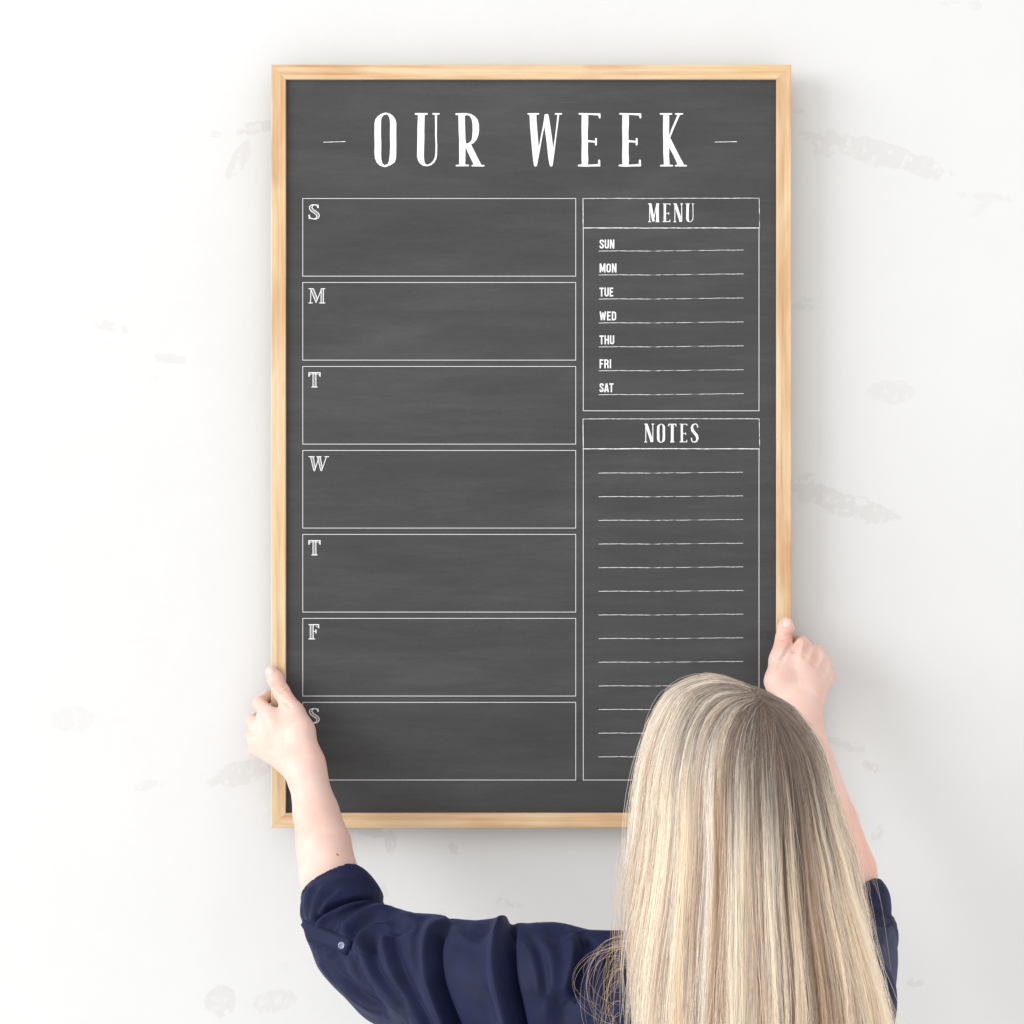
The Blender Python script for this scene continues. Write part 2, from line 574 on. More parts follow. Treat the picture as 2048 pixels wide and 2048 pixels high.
GK = ([(1498, 148), (1506, 141), (1628, 141), (1637, 149), (1630, 157), (1600, 160), (1602, 260), (1598, 385), (1630, 300), (1665, 220), (1690, 160), (1668, 157), (1662, 149), (1668, 141), (1745, 141), (1752, 148), (1746, 156), (1716, 160), (1690, 220), (1650, 310), (1612, 405), (1660, 500), (1710, 600), (1762, 696), (1788, 697), (1794, 704), (1788, 713), (1668, 713), (1661, 705), (1668, 697), (1692, 692), (1650, 600), (1602, 510), (1600, 600), (1606, 694), (1638, 697), (1644, 705), (1638, 713), (1508, 713), (1501, 705), (1508, 697), (1545, 692), (1538, 560), (1538, 450), (1535, 330), (1538, 160), (1506, 157)],)


def glyph(name, loops, ox, oy, k, parent, kx=None, shift=0):
    kx = k if kx is None else kx
    return filled(name, [[((x + shift) * kx + ox, y * k + oy) for (x, y) in lp] for lp in loops], parent)


k5, k6 = 340 / 1932, 360 / 1932
for gl in (GO, GU, GR):
    glyph('title_letter', gl, 720, 200, k5, panel)
for gl, sh in ((GW, 0), (GE, 0), (GE, 437), (GK, 0)):
    glyph('title_letter', gl, 1040, 200, k6, panel, shift=sh)
for a, b, sd in (((647, 284.5), (690.5, 283), 1), ((1430, 284), (1474, 283), 2)):
    q = Ink()
    q.rough(a, b, 1.2, 0, .25, sd)
    q.done('title_dash', panel)


def place(loops, bx, x, y, w, h):
    xs = [p[0] for l in loops for p in l]
    ys = [p[1] for l in loops for p in l]
    ax, ay, kx, ky = min(xs), min(ys), w / (max(xs) - min(xs)), h / (max(ys) - min(ys))
    return filled(bx, [[(x + (p[0] - ax) * kx, y + (p[1] - ay) * ky) for p in l] for l in loops], panel)


def hletter(ch, x, y, w, h):
    """narrow slab heading letter, drawn with strokes in a w x h box at (x, y)"""
    q = Ink()
    T, t, sf = 5.4, 1.7, 1.9

    def S(pts, ww):
        q.stroke([(x + a * w, y + b * h) for a, b in pts], ww)
    def ser(cx, cy, half):
        S([(cx - half, cy), (cx + half, cy)], sf)
    if ch == 'M':
        S([(.13, 0), (.11, 1)], t)
        S([(.17, .02), (.47, .96)], T * .95)
        S([(.45, .97), (.76, .03)], t)
        S([(.83, 0), (.84, 1)], T)
        ser(.12, .02, .14); ser(.11, .98, .13); ser(.86, .02, .14); ser(.84, .98, .18)
    elif ch == 'N':
        S([(.13, 0), (.12, 1)], t)
        S([(.18, .02), (.80, .98)], T)
        S([(.88, 0), (.88, .98)], t)
        ser(.12, .02, .15); ser(.12, .98, .14); ser(.88, .02, .14)
    elif ch == 'T':
        S([(.5, 0), (.49, 1)], T)
        S([(.02, .03), (.98, .02)], sf)
        S([(.03, .02), (.02, .14)], sf); S([(.97, .01), (.98, .14)], sf)
        ser(.49, .98, .28)
    elif ch == 'S':
        P = [(.90, .20), (.88, .10), (.75, .02), (.5, .01), (.25, .07), (.14, .2), (.22, .36), (.5, .5), (.78, .64), (.87, .8), (.75, .94), (.5, .99), (.22, .97), (.1, .88), (.08, .76)]
        W = [2, 2, 1.8, 1.8, 3, 4.6, 5.4, 5.6, 5.4, 4.6, 3, 1.9, 1.8, 2.2, 2.4]
        S(P, W)
    return q.done('heading_letter', panel)


k7 = 460 / 1587
def zx(v): return 1140 + v * k7
def zy(v): return 380 + v * k7
H0, HH = zy(93), (221 - 93) * k7
hletter('M', zx(541), H0, 75 * k7, HH)
place(GE, 'heading_letter', zx(637), H0, 56 * k7, HH)
hletter('N', zx(716), H0, 62 * k7, HH)
place(GU, 'heading_letter', zx(796), H0, 62 * k7, HH)
H1 = zy(1613)
hletter('N', zx(515), H1, 64 * k7, HH)
place(GO, 'heading_letter', zx(600), H1, 56 * k7, HH * 1.02)
hletter('T', zx(680), H1, 52 * k7, HH)
place(GE, 'heading_letter', zx(755), H1, 54 * k7, HH)
hletter('S', zx(834), H1, 52 * k7, HH)

# day labels of the menu, condensed capitals
SANS = {
    'S': (.46, [[(.385, .30), (.385, .18), (.32, .10), (.23, .09), (.13, .11), (.08, .21), (.11, .35), (.36, .62), (.385, .78), (.33, .89), (.23, .91), (.13, .89), (.075, .79), (.075, .68)]]),
    'U': (.46, [[(.085, 0), (.085, .78), (.14, .89), (.23, .91), (.32, .89), (.375, .78), (.375, 0)]]),
    'N': (.48, [[(.085, 0), (.085, 1)], [(.395, 0), (.395, 1)], [(.10, .02), (.38, .98)]]),
    'M': (.60, [[(.085, 0), (.085, 1)], [(.515, 0), (.515, 1)], [(.11, .02), (.30, .88)], [(.30, .88), (.49, .02)]]),
    'O': (.46, [[(.23, .09), (.32, .11), (.375, .22), (.375, .78), (.32, .89), (.23, .91), (.14, .89), (.085, .78), (.085, .22), (.14, .11), (.23, .09)]]),
    'T': (.44, [[(0, .09), (.44, .09)], [(.22, .08), (.22, 1)]]),
    'E': (.40, [[(.085, 0), (.085, 1)], [(.08, .09), (.38, .09)], [(.08, .48), (.34, .48)], [(.08, .91), (.38, .91)]]),
    'W': (.66, [[(.08, 0), (.20, .97)], [(.20, .97), (.33, .12)], [(.33, .12), (.46, .97)], [(.46, .97), (.58, 0)]]),
    'D': (.46, [[(.085, 0), (.085, 1)], [(.08, .09), (.26, .09), (.35, .15), (.375, .28), (.375, .72), (.35, .85), (.26, .91), (.08, .91)]]),
    'H': (.48, [[(.085, 0), (.085, 1)], [(.395, 0), (.395, 1)], [(.08, .49), (.40, .49)]]),
    'F': (.39, [[(.085, 0), (.085, 1)], [(.08, .09), (.38, .09)], [(.08, .50), (.33, .50)]]),
    'R': (.47, [[(.085, 0), (.085, 1)], [(.08, .09), (.26, .09), (.36, .16), (.375, .28), (.36, .42), (.26, .50), (.08, .50)], [(.27, .50), (.36, .62), (.385, 1)]]),
    'I': (.17, [[(.085, 0), (.085, 1)]]),
    'A': (.48, [[(.06, 1), (.22, .03)], [(.26, .03), (.42, 1)], [(.12, .76), (.36, .76)]]),
}
DAYS = [('SUN', 342, 203, 307), ('MON', 507, 203, 322), ('TUE', 673, 203, 300), ('WED', 838, 203, 320), ('THU', 1003, 203, 306), ('FRI', 1168, 203, 285), ('SAT', 1333, 203, 300)]
for wi, (word, zyt, za, zb) in enumerate(DAYS):
    h = 62 * k7
    tot = sum(SANS[c][0] for c in word) + .055 * 2
    kx = (zb - za) * k7 / tot
    x = zx(za)
    q = Ink()
    for c in word:
        wd, st = SANS[c]
        for s_ in st:
            q.stroke([(x + a * kx, zy(zyt) + b * h) for a, b in s_], .15 * h)
        x += (wd + .055) * kx
    q.done('day_name', panel)
    q = Ink()
    q.rough((zx(198), zy(zyt + 80)), (zx(1197), zy(zyt + 73)), .9, .08, .28, 3)
    q.done('ruled_line', panel)

for i in range(13):
    q = Ink()
    y = 945.5 + 47.3 * i
    q.rough((1197, y + .8), (1486, y - .8), .9, .08, .28, 3)
    q.done('ruled_line', panel)


def hatch(q, A, B, n, w=.55):
    """diagonal hatching between polylines A and B"""
    def along(P, t):
        P = np.array(P, float)
        seg = np.linalg.norm(np.diff(P, axis=0), axis=1)
        c = np.concatenate([[0], np.cumsum(seg)]) / seg.sum()
        return (np.interp(t, c, P[:, 0]), np.interp(t, c, P[:, 1]))
    for i in range(n):
        t = (i + .5) / n
        q.stroke([along(A, min(1, t + .5 / n)), along(B, max(0, t - .5 / n))], w)


def day_letter(ch, x, y):
    q = Ink()
    def S(p, w): q.stroke([(x + a, y + b) for a, b in p], w * .8 if not isinstance(w, list) else [v * .8 for v in w])
    def Hh(a, b, n): hatch(q, [(x + u, y + v) for u, v in a], [(x + u, y + v) for u, v in b], n)
    if ch == 'T':
        S([(0, 1), (24, 1)], 2.2); S([(1, 1), (1, 9)], 2.6); S([(23, 1), (23, 9)], 2.6)
        S([(2, 6), (6, 3.5), (18, 3.5), (22, 6)], 1.2)
        a, b = [(9, 2), (9, 29)], [(15, 2), (15, 29)]
        S(a, 1.7); S(b, 1.7); Hh(a, b, 11); S([(6, 29.5), (18, 29.5)], 2.2)
    elif ch == 'F':
        S([(0, 1), (21, 1)], 2.2); S([(20.3, 1), (20.3, 8)], 2.4); S([(14, 3.5), (20, 6)], 1.2)
        a, b = [(3.5, 2), (3.5, 29)], [(9.5, 2), (9.5, 29)]
        S(a, 1.7); S(b, 1.7); Hh(a, b, 11); S([(0, 29.5), (13, 29.5)], 2.2)
        S([(9.5, 14.5), (15, 14.5)], 1.8); S([(15, 10.5), (15, 18.5)], 2.4)
    elif ch == 'M':
        S([(5, 1), (4, 29)], 1.8)
        a, b = [(4, 1), (15, 29)], [(10, 1), (18.5, 23)]
        S(a, 1.7); S(b, 1.7); Hh(a, b, 10)
        S([(15, 29), (26, 2)], 1.8)
        a, b = [(25, 2), (25, 29)], [(30, 2), (30, 29)]
        S(a, 1.7); S(b, 1.7); Hh(a, b, 11)
        S([(0, 1), (10, 1)], 2); S([(25, 1), (33.5, 1)], 2); S([(0, 29.5), (8.5, 29.5)], 2); S([(21.5, 29.5), (33.5, 29.5)], 2)
    elif ch == 'W':
        a, b = [(4, 1), (10.5, 29)], [(9.5, 1), (14, 25)]
        S(a, 1.7); S(b, 1.7); Hh(a, b, 10)
        S([(12, 30), (20.5, 3)], 1.8)
        a, b = [(18, 1), (24.5, 29)], [(23.5, 1), (28, 25)]
        S(a, 1.7); S(b, 1.7); Hh(a, b, 10)
        S([(26, 30), (36, 1)], 1.8)
        S([(0, 1), (12, 1)], 2); S([(16, 1), (26, 1)], 2); S([(32, 1), (41, 1)], 2)
    elif ch == 'S':
        A = [(11, .8), (6, 1.5), (2, 5), (2, 9), (5, 13.5), (11, 17.5), (16, 21.5), (17, 25), (14, 28.2), (10, 29.2)]
        B = [(11, .8), (8, 3), (6.8, 6.5), (9.5, 10.5), (15, 14), (20, 18), (22, 22.5), (20, 27), (15, 29.8), (10, 29.5)]
        S(A, 1.9); S(B, 1.9); Hh(A[2:8], B[2:8], 8)
        S([(11, .8), (15.5, 1.5), (18.5, 4), (19.5, 7.5)], [1.9, 2.4, 3, 3.2])
        S([(19, .5), (19.6, 7.5)], 1.8)
        S([(10, 29.3), (5, 28.5), (2, 25.5), (1, 21)], [1.9, 2.4, 3.4, 3.4])
        S([(1.2, 29.6), (1, 21)], 1.8)
    q.done('day_letter', panel)


for i, ch in enumerate('SMTWTFS'):
    y = 397 + 167.95 * i
    q = Ink()
    q.stroke([(605.5, y), (1151.5, y), (1151.5, y + 155.3), (605.5, y + 155.3)], 1.0, True)
    q.done('day_box', panel)
    day_letter(ch, 617, y + 11.5)
for (ya, yb, yc, sd) in ((397, 456, 821.5, 11), (838, 897.5, 1560, 12)):
    q = Ink()
    q.stroke([(1518.0, yb), (1518.0, yc), (1166.5, yc), (1166.5, yb)], 1.05)
    q.rough((1166, ya), (1518.5, ya - .5), 1.0, 0, .18, sd)
    q.rough((1166, ya), (1166.3, yb), 1.3, 0, .1, sd)
    q.rough((1518.3, ya), (1519, yb), 1.0, .10, .12, sd)
    q.rough((1165.5, yb), (1519, yb), 1.6, 0, .2, sd + 5)
    q.done('list_box', panel)


# ------------------------------------------------------------------ implicit sculpting
def smin(a, b, k):
    if k <= 0:
        return np.minimum(a, b)
    h = np.maximum(k - np.abs(a - b), 0) / k
    return np.minimum(a, b) - h * h * k * .25


class Prim:
    __slots__ = ('p0', 'p1', 'a0', 'a1', 'b0', 'b1', 'u', 'k', 'op', 'bc', 'br', 'mid')

    def __init__(s, p0, p1, r0, r1, k=.01, op='u', u=None):
        s.p0, s.p1 = np.array(p0, float), np.array(p1, float)
        if np.linalg.norm(s.p1 - s.p0) < 1e-6:
            s.p1 = s.p0 + np.array([0, 0, 1e-5])
        s.a0, s.b0 = r0 if isinstance(r0, tuple) else (r0, r0)
        s.a1, s.b1 = r1 if isinstance(r1, tuple) else (r1, r1)
        s.k, s.op = k, op
        s.u = None
        if isinstance(r0, tuple) or isinstance(r1, tuple):
            w = (s.p1 - s.p0) / np.linalg.norm(s.p1 - s.p0)
            uu = np.array(u, float)
            uu = uu - w * np.dot(uu, w)
            uu /= np.linalg.norm(uu)
            s.u = (uu, np.cross(w, uu), w)
        s.bc = (s.p0 + s.p1) / 2
        s.br = np.linalg.norm(s.p1 - s.p0) / 2 + max(s.a0, s.a1, s.b0, s.b1)

    def d(s, P):
        ba = s.p1 - s.p0
        t = np.clip((P - s.p0) @ ba / (ba @ ba), 0, 1)
        r = P - s.p0 - t[:, None] * ba
        a = s.a0 + (s.a1 - s.a0) * t
        if s.u is None:
            return np.sqrt((r * r).sum(1)) - a
        b = s.b0 + (s.b1 - s.b0) * t
        m = (a + b) / 2
        ru, rv, rw = r @ s.u[0], r @ s.u[1], r @ s.u[2]
        q = np.sqrt((ru / a) ** 2 + (rv / b) ** 2 + (rw / m) ** 2)
        gq = np.sqrt((ru / a ** 2) ** 2 + (rv / b ** 2) ** 2 + (rw / m ** 2) ** 2) + 1e-9
        return np.where(q < 1e-4, -np.minimum(a, b), q * (q - 1) / gq)


def ell(c, r, k=.01, op='u'):
    """axis aligned ellipsoid (rx, ry, rz)"""
    p = Prim(c, c, (r[0], r[1]), (r[0], r[1]), k, op, (1, 0, 0))
    p.p1 = p.p0 + np.array([0, 0, 1e-6])
    p.u = (np.array([1., 0, 0]), np.array([0, 1., 0]), np.array([0, 0, 1.]))
    rz = r[2]
    p.br = max(r)
    rr = np.array(r, float)

    def dd(P, c=np.array(c, float), rr=rr):
        v = P - c
        q = np.sqrt(((v / rr) ** 2).sum(1))
        gq = np.sqrt(((v / rr ** 2) ** 2).sum(1)) + 1e-9
        return np.where(q < 1e-4, -rr.min(), q * (q - 1) / gq)
    e_ = EllPrim()
    e_.k, e_.op, e_.bc, e_.br, e_.d = k, op, np.array(c, float), max(r), dd
    return e_


class EllPrim:
    pass


class Field:
    """base prims, then chains (each blended with the base on its own, chains do not melt together), then late prims"""

    def __init__(s, base, chains=(), late=(), kchain=.007, ksep=.0012):
        s.base, s.chains, s.late, s.kc, s.ks = base, list(chains), list(late), kchain, ksep

    def _run(s, P, prims, v, c, R):
        for p in prims:
            if c is not None and np.linalg.norm(p.bc - c) - p.br > R + p.k + .006:
                continue
            d = p.d(P)
            if p.op == 'u':
                v = smin(v, d, p.k)
            else:
                v = -smin(-v, d, p.k)
        return v

    def __call__(s, P, c=None, R=0):
        v = s._run(P, s.base, np.full(len(P), 1.0), c, R)
        out = v
        for ch in s.chains:
            if c is not None and all(np.linalg.norm(p.bc - c) - p.br > R + p.k + .012 for p in ch):
                continue
            f = s._run(P, ch, np.full(len(P), 1.0), None, R)
            out = smin(out, smin(v, f, s.kc), s.ks)
        return s._run(P, s.late, out, c, R)


def sculpt(field, h, lo, hi):
    """block sparse sampling of the field, then quads from openvdb"""
    import openvdb as vdb
    B = 20
    bgv = 3 * h
    grid = vdb.FloatGrid(bgv)
    lo, hi = np.array(lo, float), np.array(hi, float)
    nb = np.ceil((hi - lo) / (h * B)).astype(int)
    idx = np.stack(np.meshgrid(*[np.arange(n) for n in nb], indexing='ij'), -1).reshape(-1, 3)
    ctr = lo + (idx * B + (B - 1) / 2) * h
    R = B * h * math.sqrt(3) / 2
    dv = []
    for i in range(0, len(ctr), 20000):
        dv.append(field(ctr[i:i + 20000]))
    dv = np.concatenate(dv)
    loc = np.stack(np.meshgrid(*[np.arange(B)] * 3, indexing='ij'), -1).reshape(-1, 3) * h
    for b, c, d0 in zip(idx, ctr, dv):
        if d0 > R * 1.25 + .016:
            continue
        ijk = tuple(int(x) for x in b * B)
        if d0 < -R * 1.6 - .03:
            arr = np.full((B, B, B), -bgv, np.float32)
        else:
            P = lo + b * B * h + loc
            arr = np.clip(field(P, c, R), -bgv, bgv).astype(np.float32).reshape(B, B, B)
            if arr.min() >= bgv:
                continue
        grid.copyFromArray(arr, ijk=ijk)
    pts, quads = grid.convertToQuads(0.0)
    return pts * h + lo, np.ascontiguousarray(quads)


def chain(pts, rads, k=.004, u=None):
    return [Prim(pts[i], pts[i + 1], rads[i], rads[i + 1], k, 'u', u) for i in range(len(pts) - 1)]


def A_(px, py, d):
    return at(px, py, d - .0145)


# ---- body: left arm is the one on the left of the photograph
Lsh, Lel, Lwr = A_(1090, 1960, .48), A_(690, 1880, .26), A_(611, 1548, .128)
Rsh, Rel, Rwr = A_(1685, 1990, .49), A_(1722, 1862, .22), A_(1604, 1440, .128)
hc = A_(1457, 1535, .50)
base = [
    ell(hc, (.073, .092, .086), .01),
    ell(A_(1457, 1640, .455), (.054, .062, .070), .03),
    Prim(A_(1457, 1560, .40), A_(1457, 1625, .382), .008, .0105, .012),          # nose
    ell(A_(1457, 1690, .402), (.022, .010, .009), .008),                          # lips
    ell(A_(1457, 1755, .415), (.020, .016, .014), .014),                          # chin
    ell(A_(1390, 1570, .395), (.014, .012, .010), .012, 's'), ell(A_(1524, 1570, .395), (.014, .012, .010), .012, 's'),
    ell(A_(1310, 1590, .50), (.010, .018, .030), .006), ell(A_(1604, 1590, .50), (.010, .018, .030), .006),
    Prim(A_(1455, 1680, .52), A_(1430, 1880, .525), .050, .054, .03),             # neck
    Prim(A_(1400, 2130, .50), A_(1400, 2160, .49), (.140, .080), (.135, .080), .03, 'u', (1, 0, 0)),
    Prim(A_(1400, 2160, .49), A_(1400, 2420, .48), (.130, .080), (.165, .10), .06, 'u', (1, 0, 0)),
    Prim(A_(1250, 1970, .50), Lsh, .045, .046, .03), Prim(A_(1580, 1975, .50), Rsh, .045, .046, .03),
    Prim(Lsh, Lel, .036, .030, .01), Prim(Rsh, Rel, .036, .029, .01),
    # left forearm (flattened towards the wrist)
    Prim(Lel, A_(658, 1752, .205), .034, .0352, .004), Prim(A_(658, 1752, .205), A_(647, 1690, .182), .0352, .0330, .004),
    Prim(A_(647, 1690, .182), A_(632, 1625, .155), .0330, .0278, .004), Prim(A_(632, 1625, .155), A_(617, 1562, .131), .0278, .0232, .004),
    Prim(A_(617, 1562, .131), A_(612, 1535, .126), (.0232, .0225), (.0222, .019), .006, 'u', (1, -.5, 0)),
    # right forearm
    Prim(Rel, A_(1696, 1740, .19), .031, .0335, .004), Prim(A_(1696, 1740, .19), A_(1664, 1640, .165), .0335, .0300, .004),
    Prim(A_(1664, 1640, .165), A_(1626, 1520, .143), .0300, .0250, .004), Prim(A_(1626, 1520, .143), Rwr, .0250, (.0232, .0195), .004, 'u', (1, .5, 0)),
    # left palm: metacarpals
    Prim(Lwr, A_(540, 1432, .092), .0165, .0100, .016), Prim(Lwr, A_(524, 1455, .086), .0165, .0098, .012),
    Prim(A_(606, 1535, .125), A_(520, 1478, .082), .016, .0095, .012), Prim(A_(598, 1532, .122), A_(522, 1500, .080), .0155, .0088, .012),
    Prim(A_(617, 1525, .125), A_(600, 1462, .108), .0175, .0165, .014),
    Prim(A_(600, 1462, .108), A_(588, 1425, .092), .0165, .0120, .010),
    Prim(A_(575, 1440, .088), A_(590, 1500, .098), .013, .016, .014),
    # right palm
    Prim(Rwr, A_(1603, 1298, .092), .0165, .0100, .016), Prim(Rwr, A_(1628, 1312, .086), .0165, .0098, .012),
    Prim(A_(1602, 1425, .123), A_(1641, 1335, .082), .0155, .0105, .018), Prim(A_(1602, 1418, .121), A_(1645, 1360, .078), .0150, .0096, .018),
    Prim(A_(1590, 1430, .125), A_(1560, 1362, .108), .0185, .0175, .014),
    Prim(A_(1560, 1362, .108), A_(1562, 1318, .094), .0170, .0122, .010),
    Prim(A_(1578, 1330, .090), A_(1590, 1390, .098), .013, .017, .014),
]
base += [ell(A_(1606, 1291, .082), (.0085, .0080, .0085), .006), ell(A_(1630, 1304, .077), (.0085, .0080, .0085), .006),
         ell(A_(1649, 1325, .071), (.0080, .0075, .0080), .006), ell(A_(1657, 1352, .068), (.0072, .0070, .0075), .006),
         ell(A_(528, 1432, .084), (.0085, .0080, .0085), .006), ell(A_(512, 1455, .078), (.0085, .0080, .0085), .006),
         ell(A_(508, 1480, .074), (.0080, .0075, .0080), .006), ell(A_(512, 1500, .073), (.0072, .0070, .0075), .006)]
chains = [
    # left thumb, index, middle, ring, little
    chain([A_(590, 1430, .094), A_(563, 1384, .0730), A_(551, 1358, .0690), A_(543, 1344, .0690)], [.0128, .0103, .0104, .0082], .004),
    chain([A_(540, 1432, .090), A_(519, 1408, .062), A_(534, 1394, .034), A_(566, 1392, .0275)], [.0098, .0088, .0078, .0066], .004),
    chain([A_(524, 1455, .086), A_(507, 1443, .056), A_(520, 1432, .030), A_(560, 1430, .0265)], [.0097, .0088, .0078, .0066], .004),
    chain([A_(520, 1478, .082), A_(504, 1472, .052), A_(520, 1466, .029), A_(556, 1466, .0265)], [.0092, .0084, .0074, .0063], .004),
    chain([A_(522, 1500, .080), A_(508, 1500, .052), A_(522, 1498, .030), A_(550, 1498, .0265)], [.0085, .0076, .0066, .0058], .004),
    # right
    chain([A_(1559, 1322, .094), A_(1568, 1277, .0730), A_(1571, 1256, .0690), A_(1572, 1247, .0690)], [.0130, .0105, .0104, .0084], .004),
    chain([A_(1603, 1298, .090), A_(1603, 1285, .060), A_(1592, 1282, .034), A_(1560, 1284, .0275)], [.0098, .0088, .0078, .0066], .004),
    chain([A_(1628, 1312, .086), A_(1632, 1303, .054), A_(1615, 1300, .030), A_(1570, 1304, .0265)], [.0097, .0088, .0078, .0066], .004),
    chain([A_(1643, 1335, .082), A_(1650, 1330, .050), A_(1630, 1328, .029), A_(1580, 1332, .0265)], [.0092, .0084, .0074, .0063], .004),
    chain([A_(1650, 1362, .080), A_(1655, 1358, .050), A_(1636, 1356, .030), A_(1590, 1360, .0265)], [.0085, .0076, .0066, .0058], .004),
]
late = []
def hit(field, px, py, dmax=.74, dmin=.0):
    """nearest surface point of the field seen at a photo pixel"""
    ds = np.linspace(dmax, dmin, 300)
    P = np.array([A_(px, py, d) for d in ds])
    v = field(P)
    w = np.nonzero(v < 0)[0]
    if len(w) == 0:
        return None
    i = w[0]
    if i == 0:
        return P[0]
    t = v[i - 1] / (v[i - 1] - v[i])
    return P[i - 1] + (P[i] - P[i - 1]) * t


body_f = Field(base, chains, [])
GROOVES = [[(1616, 1284), (1615, 1296), (1611, 1312)], [(1637, 1303), (1634, 1314), (1628, 1328)], [(1652, 1326), (1648, 1335), (1640, 1346)],
           [(1586, 1273), (1592, 1284), (1590, 1300)]]
for cr in GROOVES + list(([(1555, 1333), (1564, 1318), (1573, 1301), (1580, 1288)], [(1556, 1270), (1568, 1273), (1582, 1270)], [(1555, 1277), (1568, 1280), (1581, 1278)],
           [(549, 1372), (560, 1376), (573, 1372)], [(552, 1379), (563, 1383), (577, 1379)], [(562, 1402), (572, 1406), (580, 1414)])):
    cp = [hit(body_f, *q) for q in cr if hit(body_f, *q) is not None]
    for a, b in zip(cp[:-1], cp[1:]):
        w_ = (.0022 if cr[0][0] > 1000 else .0015) if cr in GROOVES else (.0016 if cr[0] == (1555, 1333) else .0011)
        late.append(Prim(a, b, w_, w_, .0028 if w_ < .002 else .007, 's'))
body_f = Field(base, chains, late)
body_f.kc, body_f.ks = .008, .002

person = empty('person', tuple(A_(1400, 2420, .48)),
               'person with long blonde hair and navy blouse, seen from behind, holding up the framed board', 'person')
bv, bq = sculpt(body_f, .0016, A_(440, 2500, 0)[0:1].tolist() + [-.66] + [A_(440, 2560, .48)[2]], [A_(1900, 1200, .48)[0] + .06, -.018, A_(1, 1190, .06)[2]])
body = big_mesh('body', bv, bq, SKIN, person)
fl = np.zeros(len(bv), np.float32)
for (c, r, s_) in ((A_(563, 1380, .085), .016, .6), (A_(540, 1345, .08), .012, .4), (A_(508, 1450, .07), .022, .45), (A_(1570, 1268, .085), .018, .65),
                   (A_(1572, 1245, .08), .012, .4), (A_(1655, 1330, .06), .022, .5), (A_(1607, 1280, .07), .02, .25), (A_(676, 1640, .19), .03, .12), (A_(1720, 1700, .2), .09, .6), (A_(676, 1690, .18), .03, .3), (A_(640, 1500, .12), .02, .25)):
    fl = np.maximum(fl, s_ * np.exp(-((bv - c) ** 2).sum(1) / (r * r)).astype(np.float32))
atr = body.data.attributes.new('flush', 'FLOAT', 'POINT')
atr.data.foreach_set('value', fl)


# thumb nails
def nail(px, py, ang, w, h):
    V, F = [], []
    N, M = 12, 4
    ca, sa = math.cos(ang), math.sin(ang)
    c0 = hit(body_f, px, py)
    V.append(c0 + np.array([0, -.0006, 0]))
    for j in range(1, M + 1):
        for i in range(N):
            th = 2 * math.pi * i / N
            ex = abs(math.cos(th)) ** .75 * math.copysign(1, math.cos(th)) * w * j / M
            ey = abs(math.sin(th)) ** .8 * math.copysign(1, math.sin(th)) * h * j / M
            q = hit(body_f, px + ex * ca - ey * sa, py + ex * sa + ey * ca)
            V.append((q if q is not None else c0) + np.array([0, -.0006 if j < M else .0006, 0]))
    for i in range(N):
        F.append((0, 1 + i, 1 + (i + 1) % N))
        for j in range(M - 1):
            F.append((1 + j * N + i, 1 + (j + 1) * N + i, 1 + (j + 1) * N + (i + 1) % N, 1 + j * N + (i + 1) % N))
    o = mesh_obj('thumb_nail', V, F, NAIL, person, True)
    return o


nm = plain('nail', (.68, .46, .42), .28, .5)
NAIL = nm.m
nail(1574, 1246, .05, 8.5, 9.5)
nail(540.5, 1343, -.45, 6.5, 8.5)
# eyes of the face turned to the wall
for ex in (1390, 1524):
    c = A_(ex, 1570, .418)
    V, F = [], []
    for i in range(9):
        for j in range(12):
            a, b = math.pi * i / 8, 2 * math.pi * j / 12
            V.append(c + .0115 * np.array([math.sin(a) * math.cos(b), math.cos(a), math.sin(a) * math.sin(b)]))
    for i in range(8):
        for j in range(12):
            F.append((i * 12 + j, i * 12 + (j + 1) % 12, (i + 1) * 12 + (j + 1) % 12, (i + 1) * 12 + j))
    mesh_obj('eye', V, F, plain('eye_white', (.8, .8, .78), .2, .5).m, person, True)
mo = hit(body_f, 675, 1709)
mesh_obj('mole', [mo + np.array([math.cos(a) * r * 1.5, -.0004 - (.0004 if r < .0004 else 0), math.sin(a) * r - math.cos(a) * r * .8]) for r in (.0003, .0012) for a in np.linspace(0, 2 * math.pi, 9)[:-1]],
         [tuple(range(8))] + [(i, (i + 1) % 8, 8 + (i + 1) % 8, 8 + i) for i in range(8)], plain('mole_brown', (.35, .17, .10)).m, person)

